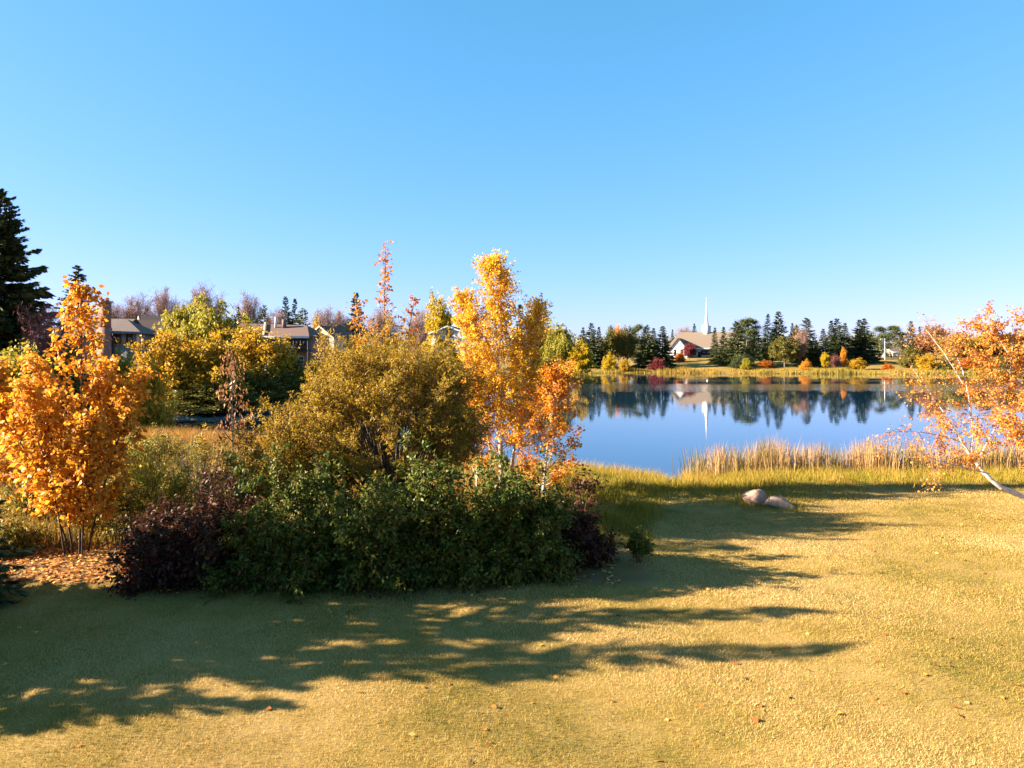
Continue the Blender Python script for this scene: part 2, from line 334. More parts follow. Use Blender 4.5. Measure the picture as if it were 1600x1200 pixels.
def round_tree_parts(Rr, H, hb, nb, nt, tl, nl, L, W, leafm, barkm, seed, r0=.22, lump=.15, droop=0, t0=.3, tintf=None, twigr=.012, up=.2, inner=.65, jit=.08, tubes=True):
    r = np.random.default_rng(seed); hc = (H - hb) / 2
    az = r.uniform(0, 2 * np.pi, nb); ce = r.uniform(-.75, 1, nb); se = np.sqrt(1 - ce ** 2); ph = r.uniform(0, 6, 4)
    k = (1 + lump * (np.sin(3 * az + ph[0] + 2 * ce) + .6 * np.sin(5 * az + ph[1] - 3 * ce))) * r.uniform(inner, 1.03, nb)
    P2 = np.stack([Rr * se * np.cos(az) * k, Rr * se * np.sin(az) * k, hb + hc + hc * ce * k], 1)
    s = r.uniform(.0, .55, nb); P0 = np.stack([0 * s, 0 * s, hb * .8 + s * (H - hb) * .75], 1); P0[:, 2] = np.minimum(P0[:, 2], P2[:, 2] - .1 * H * .3)
    P0[:, 2] = np.maximum(P0[:, 2], hb * .7)
    P1 = (P0 + P2) / 2; P1[:, 2] += .1 * H
    (A, Mi, B), lf = twig_leaves(P0, P1, P2, nt, tl, nl, L, W, t0, up, .85, droop, r, tintf, jit)
    tb = Tubes(); z = np.zeros(3)[None]
    tb.add(z - [[0, 0, .2]], np.array([[.04 * Rr, 0, H * .4]]), np.array([[0, .03 * Rr, H * .82]]), r0, r0 * .25, 8, 8)
    tb.add(P0, P1, P2, r0 * .32, r0 * .06, 5, 4, wob=.03)
    if tubes: tb.add(A, Mi, B, twigr, twigr * .4, 3, 3)
    return [('trunk', tb.mesh('trunk', barkm), None), ('crown', leaves('crown', *lf, leafm), 'stuff')]
def spruce_parts(H, Rr, nw, nb, ntw, leafm, seed, bare=.04, fat=1.0, power=.85, needle=.34, nwid=.11, gap=.0):
    """whorls of drooping boughs, each carrying flat sprays of needles"""
    r = np.random.default_rng(seed); P0 = []; P2 = []
    for i in range(nw):
        f = (i + .5) / nw
        ln = Rr * (1 - f) ** power * (1 + .12 * math.sin(i * 2.3 + seed)) + .05 * Rr
        for j in range(max(4, int(nb * (1 - .45 * f)))):
            if r.uniform() < gap: continue
            f = min(.995, max(.0, (i + r.uniform(-.3, 1.3)) / nw)); z = H * (bare + (1 - bare) * f ** .95); a = r.uniform(0, 2 * np.pi); l = ln * r.uniform(.6, 1.15)
            lift = (-.28 + .75 * f ** 1.5) * l + r.normal(0, .05) * l
            P0.append((0, 0, z)); P2.append((math.cos(a) * l, math.sin(a) * l, z + lift))
    P0 = np.array(P0, float); P2 = np.array(P2, float); P1 = (P0 + P2) / 2; ll = np.linalg.norm(P2 - P0, axis=1); P1[:, 2] -= .10 * ll
    n = len(P0); t = r.uniform(.12, 1.0, (n, ntw)) ** .75; A = bez(P0, P1, P2, t).reshape(-1, 3)
    ax = np.repeat(unit(P2 - P1), ntw, 0); side = unit(np.cross(ax, [[0, 0, 1.]])); sg = r.choice([-1, 1], len(A))[:, None]
    tt = t.ravel(); lr = np.repeat(ll, ntw)
    D = unit(ax * .9 + side * sg * r.uniform(.2, 1.1, (len(A), 1)) * (1.15 - tt[:, None] * .6) + np.array([0, 0, -.22]) + r.normal(0, .14, (len(A), 3)))
    L = np.clip(lr * .34 * (1.1 - .55 * tt), needle * .6, needle * 2.2) * r.uniform(.7, 1.25, len(A)) * fat
    N = unit(np.array([0, 0, 1.]) + r.normal(0, .45, (len(A), 3)))
    tint = .4 * np.repeat(r.uniform(0, 1, n), ntw) + .35 * r.uniform(0, 1, len(A)) + .25 * tt
    lf1 = leaves('crown', np.concatenate([A, A - [0, 0, .02]]), np.concatenate([D, unit(D + [0, 0, -.5])]), np.concatenate([N, unit(np.cross(D, N) + .3 * N)]),
                 np.concatenate([L, L * .8]), np.concatenate([np.full(len(A), nwid * 1.5), np.full(len(A), nwid * 1.2)]) * np.concatenate([L, L]) / needle * .8, np.concatenate([tint, tint]), leafm, .06)
    tb = Tubes(); tb.add(np.array([[0, 0, -.2]]), np.array([[0, 0, H * .5]]), np.array([[0, 0, H]]), H * .017, .012, 8, 7)
    tb.add(P0, P1, P2, H * .0022, H * .0006, 4, 3)
    return [('trunk', tb.mesh('trunk', M['darkbark']), None), ('crown', lf1, 'stuff')]
def pine_parts(H, Rr, nb, leafm, seed, hb=.2):
    r = np.random.default_rng(seed)
    f = np.sort(r.uniform(0, 1, nb)); z = H * (hb + (1 - hb) * f ** .9); prof = np.sin(np.pi * np.clip(.22 + .72 * f, 0, 1)) ** .8
    a = r.uniform(0, 6.283, nb); l = Rr * prof * r.uniform(.6, 1.1, nb)
    P0 = np.stack([0 * z, 0 * z, z - .06 * H * (1 - f)], 1); P2 = np.stack([np.cos(a) * l, np.sin(a) * l, np.minimum(z + l * .18, H)], 1); P1 = (P0 + P2) / 2 - [0, 0, .1]
    (A, Mi, B), lf = twig_leaves(P0, P1, P2, 9, .075 * H, 20, .028 * H, .010 * H, .35, .5, .9, 0, r, None, .02 * H)
    tb = Tubes(); tb.add(np.array([[0, 0, -.2]]), np.array([[.02 * H, 0, H * .5]]), np.array([[0, 0, H * .95]]), H * .017, .02, 8, 7)
    tb.add(P0, P1, P2, H * .004, H * .001, 4, 4)
    return [('trunk', tb.mesh('trunk', M['bark']), None), ('crown', leaves('crown', *lf, leafm), 'stuff')]
def put(name, parts, loc, label, cat, group=None, sxy=1, sz=1, rz=0, sy=None):
    e = empty(name, label, cat, loc, rz, group); e.scale = (sxy, sy or sxy, sz)
    for pn, me, kd in parts: link(pn, me, e, kd)
    return e
KINDS = {}
def kind(k):
    if k in KINDS: return KINDS[k]
    b = k.split('-')[0]; v = int(k.split('-')[1]) if '-' in k else 0
    # every kind: height 10, radius given -> (parts, height, width)
    if b in ('spruce', 'bluespruce', 'olivespruce'):
        w_ = (2.0, 2.4, 1.8)[v % 3]
        q = (spruce_parts(10, w_, 34, 15, 14, M[b], 40 + v + len(b), power=(.85, .75, .95)[v % 3], needle=.30, nwid=.13, gap=.15 if b == 'bluespruce' else .03), 10, 2 * w_)
    elif b == 'bigspruce': q = (spruce_parts(10, 2.5, 44, 24, 22, M['spruce'], 77, power=.75, needle=.24, nwid=.11), 10, 5.0)
    elif b == 'cedar': q = (spruce_parts(10, 2.6, 30, 15, 10, M['cedar'], 90 + v, power=.6, needle=.26, nwid=.13), 10, 5.2)
    elif b == 'pine': q = (pine_parts(10, 2.4, 60, M['olivespruce'], 60 + v, .12), 10, 4.8)
    elif b == 'bare':   # leafless tree: twig spray only
        q = (round_tree_parts(3.6, 10, 1.6, 90, 18, 1.1, 10, .6, .026, M['twig'], M['bark'], 20 + v, .16, twigr=.016, up=.45, inner=.5, jit=.03), 10, 7.2)
    elif b == 'redbare':
        q = (round_tree_parts(2.6, 10, 1.2, 80, 16, 1.0, 9, .5, .03, M['redtwig'], M['redbark'], 25 + v, .12, twigr=.015, up=.6, inner=.5, jit=.03), 10, 5.2)
    elif b == 'bareshrub':
        q = (shrub_parts(4.5, 4.5, 10, 60, 12, 1.6, 6, .8, .045, M['redtwig'], M['redbark'], 27 + v, .3, .06, 20, twigr=.02), 10, 9)
    elif b in ('yellow', 'olive', 'orange', 'gold', 'yellowgreen', 'redorange', 'crimson', 'mixed', 'willow', 'brownleaf', 'dogwood'):
        q = (round_tree_parts(3.8, 10, 1.5, 75, 12, 1.0, 13, .34, .2, M[b], M['bark'], 100 + v + len(b), .2, lump=.16, jit=.16), 10, 7.6)
    elif b.endswith('bush'):     # low rounded shrub foliage down to the ground
        q = (shrub_parts(5, 5, 10, 90, 14, 1.6, 19, .40, .22, M[b[:-4]], M['redbark'], 130 + v + len(b), .2, .08, 4, .16, twigr=.02, jit=.25), 10, 10)
    elif b.endswith('weep'):     # weeping crown
        q = (round_tree_parts(3.6, 10, 1.2, 90, 16, 1.5, 16, .34, .10, M[b[:-4]], M['bark'], 160 + v, .22, lump=.14, droop=.9, up=.2, jit=.1), 10, 7.6)
    elif b.endswith('column'):
        q = (round_tree_parts(2.3, 10, .5, 80, 12, .8, 14, .32, .2, M[b[:-6]], M['bark'], 180 + v, .18, lump=.12, up=.5, jit=.14), 10, 4.8)
    KINDS[k] = q; return q
def plant(name, k, px, Y, topy, wpx, label, cat, group=None, rz=None, dz=0):
    parts, H, W = kind(k); X = PX(px, Y); z = gz(X, Y)
    h = ZY(topy, Y) - z; wm = wpx * Y / F * (1.25 if k.split('-')[0] in ('spruce', 'olivespruce', 'pine', 'cedar') else 1)
    return put(name, parts, (X, Y, z + dz), label, cat, group, wm / W, h / H, rng.uniform(0, 6.28) if rz is None else rz)

# ------------------------------------------------------------------ buildings
def boxmesh(name, boxes, mat):
    """boxes: (x0,x1,y0,y1,z0,z1)"""
    V = []; Fc = []
    for x0, x1, y0, y1, z0, z1 in boxes:
        i = len(V); V += [(x0, y0, z0), (x1, y0, z0), (x1, y1, z0), (x0, y1, z0), (x0, y0, z1), (x1, y0, z1), (x1, y1, z1), (x0, y1, z1)]
        Fc += [(i, i + 3, i + 2, i + 1), (i + 4, i + 5, i + 6, i + 7), (i, i + 1, i + 5, i + 4), (i + 1, i + 2, i + 6, i + 5), (i + 2, i + 3, i + 7, i + 6), (i + 3, i, i + 4, i + 7)]
    return mesh_np(name, np.array(V, float), np.array(Fc), mat)
def polymesh(name, V, Fs, mat):
    me = bpy.data.meshes.new(name); me.from_pydata([tuple(v) for v in V], [], Fs); me.update(); me.materials.append(mat); return me
def slab(name, a, b, c, d, th, mat):
    """roof slope a b c d (counter-clockwise seen from above) with thickness"""
    p = [Vector(q) for q in (a, b, c, d)]; n = (p[1] - p[0]).cross(p[2] - p[0]).normalized() * th
    V = p + [q - n for q in p]
    return polymesh(name, V, [(0, 1, 2, 3), (7, 6, 5, 4), (0, 4, 5, 1), (1, 5, 6, 2), (2, 6, 7, 3), (3, 7, 4, 0)], mat)
def plain(name, c, rough=.7, spec=.3, metal=0):
    return noise_mat(name, [tuple(q * .85 for q in c), c], 2.5, rough, .1, 6, spec=spec)
M['cream'] = plain('cream siding', (.56, .48, .34)); M['white'] = plain('white paint', (.70, .69, .66)); M['beige'] = plain('beige stucco', (.55, .46, .34))
M['greywall'] = plain('blue grey siding', (.15, .165, .18)); M['dark'] = plain('dark brown trim', (.035, .028, .025)); M['stone'] = plain('brown brick wall', (.22, .15, .12))
M['brownroof'] = noise_mat('brown shingles', [(.12, .075, .06), (.20, .125, .10)], 3, .9, .5, 8, stretch=(1, 3, 3))
M['tanroof'] = noise_mat('tan shingles', [(.17, .125, .09), (.23, .175, .13)], 2, .9, .4, 8, stretch=(1, 3, 3))
M['greyroof'] = noise_mat('grey shingles', [(.13, .10, .09), (.20, .155, .135)], 3, .9, .4, 8)
def glass_mat():
    m, t, p = new_mat('window glass'); p.inputs['Base Color'].default_value = (.02, .025, .03, 1); p.inputs['Roughness'].default_value = .08; p.inputs['Specular IOR Level'].default_value = .8; return m
M['glass'] = glass_mat()
M['screen'] = plain('insect screen', (.022, .024, .028), .6)
def brick_mat():
    m, t, p = new_mat('red brown chimney brick'); b = t.nodes.new('ShaderNodeTexBrick'); tc = t.nodes.new('ShaderNodeTexCoord'); mp = t.nodes.new('ShaderNodeMapping')
    mp.inputs['Rotation'].default_value = (R(90), 0, 0); t.links.new(tc.outputs['Object'], mp.inputs[0]); t.links.new(mp.outputs[0], b.inputs['Vector'])
    b.inputs['Color1'].default_value = (.20, .085, .06, 1); b.inputs['Color2'].default_value = (.13, .06, .045, 1); b.inputs['Mortar'].default_value = (.28, .23, .2, 1)
    b.inputs['Scale'].default_value = 4.5; b.inputs['Mortar Size'].default_value = .015; t.links.new(b.outputs[0], p.inputs['Base Color']); p.inputs['Roughness'].default_value = .9
    return m
M['brick'] = brick_mat()
def window(par, x, z, w_, h, y, frame='white', t=.09):
    f = link('window', boxmesh('window', [(x - w_ / 2, x + w_ / 2, y - .06, y + .02, z, z + t), (x - w_ / 2, x + w_ / 2, y - .06, y + .02, z + h - t, z + h), (x - w_ / 2, x - w_ / 2 + t, y - .06, y + .02, z + t, z + h - t), (x + w_ / 2 - t, x + w_ / 2, y - .06, y + .02, z + t, z + h - t)], M[frame]), par)
    link('pane', boxmesh('pane', [(x - w_ / 2 + t, x + w_ / 2 - t, y - .03, y - .005, z + t, z + h - t)], M['glass']), f)
    return f
def gable_x(par, x0, x1, y0, y1, z0, ze, zr, wall, roof, ov=.45, trim='white', gables=True):
    """block with its ridge along x: wall (with gable ends), two roof slopes, barge boards"""
    ym = (y0 + y1) / 2
    V = [(x0, y0, z0), (x1, y0, z0), (x1, y1, z0), (x0, y1, z0), (x0, y0, ze), (x1, y0, ze), (x1, y1, ze), (x0, y1, ze), (x0, ym, zr), (x1, ym, zr)]
    link('wall', polymesh('wall', V, [(0, 1, 5, 4), (2, 3, 7, 6), (1, 2, 6, 9, 5), (3, 0, 4, 8, 7), (4, 5, 9, 8), (6, 7, 8, 9)], M[wall]), par)
    s = (zr - ze) / (ym - y0); d = ov * s; e = .14
    link('roof', slab('roof', (x0 - ov, y0 - ov, ze - d + e), (x1 + ov, y0 - ov, ze - d + e), (x1 + ov, ym, zr + e), (x0 - ov, ym, zr + e), .12, M[roof]), par)
    link('roof', slab('roof', (x1 + ov, y1 + ov, ze - d + e), (x0 - ov, y1 + ov, ze - d + e), (x0 - ov, ym, zr + e), (x1 + ov, ym, zr + e), .12, M[roof]), par)
    for xx in (x0 - ov, x1 + ov):
        sg = -1 if xx < x0 else 1; xa, xb = sorted((xx + sg * .01, xx + sg * .08))
        for yy in (y0 - ov, y1 + ov):
            a = (yy, ze - d + e + .03); b = (ym, zr + e + .03)
            link('barge_board', polymesh('barge_board', [(xa, a[0], a[1]), (xb, a[0], a[1]), (xb, b[0], b[1]), (xa, b[0], b[1]), (xa, a[0], a[1] - .3), (xb, a[0], a[1] - .3), (xb, b[0], b[1] - .3), (xa, b[0], b[1] - .3)],
                 [(0, 1, 2, 3), (7, 6, 5, 4), (0, 4, 5, 1), (2, 6, 7, 3), (1, 5, 6, 2), (0, 3, 7, 4)], M[trim]), par)
    for yy in (y0 - ov, y1 + ov):
        ya, yb = (yy - .09, yy - .01) if yy < y0 else (yy + .01, yy + .09)
        link('fascia', boxmesh('fascia', [(x0 - ov, x1 + ov, ya, yb, ze - d + e - .22, ze - d + e + .04)], M[trim]), par)

# church across the lake
Yc = 285; xc = PX(1076, Yc); zc = gz(xc, Yc)
ch = empty('church', 'low white church with broad tan roof and white steeple across the lake', 'church', (xc, Yc, zc), R(-20))
ew = ZY(544, Yc) - zc; er = ZY(518, Yc) - zc
x0, x1, y0, y1 = -8.6, 22, 0, 19
V = [(x0 - .6, y0 - .6, ew - .1), (x1 + .6, y0 - .6, ew - .1), (x1 + .6, y1 + .6, ew - .1), (x0 - .6, y1 + .6, ew - .1), (x0 + 4.2, 9.5, er), (x1 - 4, 9.5, er)]
link('roof', polymesh('roof', V, [(0, 1, 5, 4), (1, 2, 5), (2, 3, 4, 5), (3, 0, 4), (3, 2, 1, 0)], M['tanroof']), ch)
link('wall', boxmesh('wall', [(x0, x1, y0, y1, -.5, ew - .12)], M['white']), ch)
link('fascia', boxmesh('fascia', [(x0 - .62, x1 + .62, y0 - .75, y0 - .62, ew - .5, ew + .02)], M['white']), ch)
for i, xx in enumerate((2.2, 6.0, 7.6, 12, 16)): window(ch, xx, 1.0, 2.4 if i else 1.6, 1.9, y0, 'dark')
link('door', boxmesh('door', [(3.6, 4.9, -.08, .0, 0, 2.4)], M['dark']), ch)
# gabled wing in front
wx0, wx1, wy = -6.8, .2, -7.0; wm = (wx0 + wx1) / 2; we = ew - .7; wr = ZY(529.5, Yc) - zc
V = [(wx0, wy, -.4), (wx1, wy, -.4), (wx1, wy, we), (wm, wy, wr), (wx0, wy, we), (wx0, 6, -.4), (wx1, 6, -.4), (wx1, 6, we), (wm, 6, wr), (wx0, 6, we)]
wg = link('gable_wing', polymesh('gable_wing', V, [(0, 1, 2, 3, 4), (1, 6, 7, 2), (5, 0, 4, 9), (2, 7, 8, 3), (4, 3, 8, 9), (6, 5, 9, 8, 7)], M['white']), ch)
link('wing_roof', slab('wing_roof', (wm, wy - .5, wr + .15), (wx0 - .5, wy - .5, we - .4), (wx0 - .5, 6, we - .4), (wm, 6, wr + .15), .14, M['greyroof']), wg)
link('wing_roof', slab('wing_roof', (wx1 + .5, wy - .5, we - .4), (wm, wy - .5, wr + .15), (wm, 6, wr + .15), (wx1 + .5, 6, we - .4), .14, M['greyroof']), wg)
for xx in (-4.6, -2.0): window(wg, xx, .8, 1.0, 2.4, wy, 'dark')
# steeple: square lantern turned to its corner, octagonal needle, finial
sx, sy = 6.2, 9.5
st = ZY(508.5, Yc) - zc; tip = ZY(463, Yc) - zc
sp = link('steeple', boxmesh('steeple', [(-1.25, 1.25, -1.25, 1.25, er - 3.5, st)], M['white']), ch); sp.location = (sx, sy, 0); sp.rotation_euler.z = R(38)
link('lantern_cap', boxmesh('lantern_cap', [(-1.4, 1.4, -1.4, 1.4, st - .25, st + .05)], M['white']), sp)
n8 = 8; an = [2 * math.pi * i / n8 for i in range(n8)]
V = [(1.05 * math.cos(a), 1.05 * math.sin(a), st + .06) for a in an] + [(.55 * math.cos(a), .55 * math.sin(a), st + 2.6) for a in an] + [(.05 * math.cos(a), .05 * math.sin(a), tip - 1.2) for a in an]
fs = [(i, (i + 1) % 8, 8 + (i + 1) % 8, 8 + i) for i in range(8)] + [(8 + i, 8 + (i + 1) % 8, 16 + (i + 1) % 8, 16 + i) for i in range(8)] + [tuple(range(16, 24))]
link('spire', polymesh('spire', V, fs, M['white']), sp)
link('finial', boxmesh('finial', [(-.05, .05, -.05, .05, tip - 1.25, tip), (-.35, .35, -.04, .04, tip - .55, tip - .42)], M['white']), sp)

# house behind the spruces right of the church
Yh = 292; hx = PX(1178, Yh); hz = gz(hx, Yh)
h = empty('house', 'blue grey house half hidden behind spruces right of the church', 'house', (hx, Yh, hz), R(28))
gable_x(h, -6, 6, 0, 9, -.5, 3.6, 6.4, 'greywall', 'greyroof')
for xx in (-3.5, 0, 3.4): window(h, xx, 1.2, 1.5, 1.3, 0)
link('door', boxmesh('door', [(1.3, 2.2, -.07, -.004, 0, 2.1)], M['white']), h)
# beige garage and boundary wall on the right
Yg = 300; hx = PX(1404, Yg); hz = gz(hx, Yg)
h = empty('garage', 'low beige garage with pale gable beside the tall light pole', 'garage', (hx, Yg, hz), R(20))
gable_x(h, -3.2, 3.6, 0, 7, -.6, 2.5, 4.2, 'beige', 'tanroof')
link('garage_door', boxmesh('garage_door', [(-1.6, 2.0, -.07, -.004, 0, 2.1)], M['white']), h)
hx = PX(1360, Yg - 3); hz = gz(hx, Yg - 3)
h = empty('boundary_wall', 'long low beige boundary wall left of the beige garage', 'wall', (hx, Yg - 3, hz), R(2))
for i in range(6): link('panel', boxmesh('panel', [(-11 + i * 3.2, -7.95 + i * 3.2, 0, .2, -.4, 2.0)], M['beige']), h)
for i in range(7): link('pillar', boxmesh('pillar', [(-11.16 + i * 3.2, -10.99 + i * 3.2, -.08, .28, -.4, 2.15)], M['beige']), h)
hx = PX(1382.5, 262); hz = gz(hx, 262); zt = ZY(529, 262) - hz
h = empty('light_pole', 'pale tall light pole standing left of the beige garage', 'light pole', (hx, 262, hz))
tb = Tubes(); tb.add(np.array([[0, 0, -.3]]), np.array([[0, 0, zt / 2]]), np.array([[0, 0, zt]]), .22, .12, 4, 8); link('pole', tb.mesh('pole', M['white']), h)
link('arm', boxmesh('arm', [(-1.1, .1, -.06, .06, zt - .3, zt - .18)], M['white']), h); link('lamp_head', boxmesh('lamp_head', [(-1.7, -1.0, -.16, .16, zt - .34, zt - .14)], M['white']), h)

# chimney house on the left bank
Yl = 80; hx = PX(157, Yl); hz = gz(hx, Yl)
h = empty('chimney_house', 'brown roofed house with brick chimney behind the orange tree', 'house', (hx, Yl, hz), R(6))
zz = lambda py: ZY(py, Yl) - hz
gable_x(h, -5.2, 1.5, 0, 9, -.5, zz(524), zz(497), 'stone', 'greyroof', trim='dark')
c = link('chimney', boxmesh('chimney', [(.1, 1.5, -1.15, -.52, -.4, zz(512)), (.25, 1.4, -1.1, -.55, zz(512), zz(474))], M['brick']), h)
link('chimney_cap', boxmesh('chimney_cap', [(.15, 1.5, -1.2, -.45, zz(474), zz(471.5)), (.45, .75, -.98, -.68, zz(471.5), zz(468)), (.9, 1.2, -.98, -.68, zz(471.5), zz(468))], M['brick']), c)
a0, a1 = 1.56, 4.45; e_ = zz(520); wv = link('bay_wing', boxmesh('bay_wing', [(a0, a1, -.6, 5, -.5, zz(540)), (a0, a1, -.55, 5, zz(540), e_)], M['greywall']), h)
link('wing_roof', polymesh('wing_roof', [(a0 - .1, -1.1, e_ - .1), (a1 + .5, -1.1, e_ - .1), (a1 + .5, 5.4, e_ - .1), (a0 - .1, 5.4, e_ - .1), (a0 - .1, 2.2, zz(497)), (a0 + .4, 2.2, zz(497))], [(0, 1, 5, 4), (1, 2, 5), (2, 3, 4, 5), (3, 0, 4), (3, 2, 1, 0)], M['greyroof']), wv)
for xx in (2.1, 3.35): window(wv, xx, zz(537), .72, zz(521.5) - zz(537), -.56, 'dark')
link('corner_board', boxmesh('corner_board', [(a1 - .3, a1 + .03, -.64, -.56, zz(540), e_ - .12)], M['cream']), wv)

# two brown roofs behind the weeping yellow tree
for px, pr, pe, lab, rz in ((222, 499, 519, 'brown roofed house with pale gable, next right of the chimney house', 32), (258, 494, 515, 'brown roofed house with white barge board behind the weeping yellow tree', 34)):
    Yh = 112 if px < 240 else 116; hx = PX(px, Yh); hz = gz(hx, Yh); zz = lambda py: ZY(py, Yh) - hz
    h = empty('brown_roof_house', lab, 'house', (hx, Yh, hz), R(rz))
    gable_x(h, -3.0, 7, 0, 8, -.5, zz(pe), zz(pr), 'cream', 'brownroof', trim='cream')
    for xx in (0, 3, 5.4): window(h, xx, zz(pe) - 2, 1.2, 1.2, 0)
    link('roof_vent', boxmesh('roof_vent', [(3.2, 3.7, 3, 3.5, zz(pr) - .8, zz(pr) + .5)], M['dark']), h)

# porch house
Yp = 125; hx = PX(432, Yp); hz = gz(hx, Yp); zz = lambda py: ZY(py, Yp) - hz
h = empty('porch_house', 'brown roofed house with dark screened porch across the water', 'house', (hx, Yp, hz), R(-6))
x0, x1 = -8, 6.4; e_ = zz(526); r_ = zz(503)
link('wall', boxmesh('wall', [(x0, x1, 0, 8.6, -1, e_)], M['stone']), h)
link('roof', polymesh('roof', [(x0 - .4, -1.9, e_ - .05), (x1 + .4, -1.9, e_ - .05), (x1 + .4, 9, e_ - .05), (x0 - .4, 9, e_ - .05), (x0 - .4, 3.6, r_), (x1 - 2.2, 3.6, r_ - .5)], [(0, 1, 5, 4), (1, 2, 5), (2, 3, 4, 5), (3, 0, 4), (3, 2, 1, 0)], M['brownroof']), h)
link('barge_board', polymesh('barge_board', [(-3.9, 3.4, r_ + .12), (-3.6, 3.4, r_ + .12), (-1.5, -1.7, e_ + .25), (-1.8, -1.7, e_ + .25), (-3.9, 3.4, r_ - .1), (-3.6, 3.4, r_ - .1), (-1.5, -1.7, e_ + .02), (-1.8, -1.7, e_ + .02)], [(0, 3, 2, 1), (4, 5, 6, 7), (0, 1, 5, 4), (1, 2, 6, 5), (2, 3, 7, 6), (3, 0, 4, 7)], M['cream']), h)
link('fascia', boxmesh('fascia', [(x0 - .4, x1 + .42, -2.02, -1.92, e_ - .34, e_ + .06)], M['white']), h)
d_ = zz(547.5)
link('deck', boxmesh('deck', [(-1.2, x1 + .2, -1.85, -.01, d_ - .2, d_)], M['dark']), h)
link('knee_wall', boxmesh('knee_wall', [(-1.2, x1 + .2, -1.8, -1.72, d_ + .01, d_ + .85)], M['dark']), h)
for i in range(7): link('post', boxmesh('post', [(-1.2 + i * 1.28 - .06, -1.2 + i * 1.28 + .06, -1.84, -1.70, -1 if i % 3 == 0 else d_, e_ - .35)], M['dark']), h)
for i in range(6): link('screen_panel', boxmesh('screen_panel', [(-1.2 + i * 1.28 + .08, -1.2 + (i + 1) * 1.28 - .08, -1.78, -1.75, d_ + .87, e_ - .36)], M['screen']), h)
for xx in (-5.5, -3, 2, 4.4): window(h, xx, d_ - 2.4 if xx > 0 else d_ + .6, 1.3, 1.3, 0)
for xx, w_, pt, pb, mt in ((-1.25, .16, 494, 507, 'white'), (.3, .3, 498, 506, 'greyroof')): link('roof_vent', boxmesh('roof_vent', [(xx - w_, xx + w_, 2.2, 2.2 + 2 * w_, zz(pb) - .6, zz(pt))], M[mt]), h)

# cream gable house right of it, and the pale gable behind the willow
for nm, px, ap, ev, Yq, wd, lab, rz, dp in (('cream_house', 502, 510, 527, 140, 3.6, 'cream house with gable end facing the water beside the porch house', -33, 9), ('pale_house', 700, 510, 520, 140, 3.4, 'pale house with low grey gable glimpsed above the round willow', -10, 9), ('cream_cottage', 532, 506, 516, 165, 3.0, 'small cream gable peeking out behind the larger cream house', -14, 8)):
    hx = PX(px, Yq); hz = gz(hx, Yq); zz = lambda py: ZY(py, Yq) - hz
    h = empty(nm, lab, 'house', (hx, Yq, hz), R(90 + rz))
    gable_x(h, 0, dp, -wd, wd, -1, zz(ev), zz(ap), 'cream' if 'cream' in nm else 'white', 'brownroof' if 'cream' in nm else 'greyroof', .5, 'cream' if 'cream' in nm else 'white')
    # gable end looks along -x of the house: window set in that face
    f = link('window', boxmesh('window', [(-.05, .02, -.7, .5, zz(ev) - 1.0, zz(ev) + .2)], M['white']), h); link('pane', boxmesh('pane', [(-.07, -.051, -.6, .4, zz(ev) - .9, zz(ev) + .1)], M['glass']), f)
    f = link('window', boxmesh('window', [(-.05, .02, 1.4, 2.6, zz(ev) - 3.6, zz(ev) - 2.3)], M['white']), h); link('pane', boxmesh('pane', [(-.07, -.051, 1.5, 2.5, zz(ev) - 3.5, zz(ev) - 2.4)], M['glass']), f)

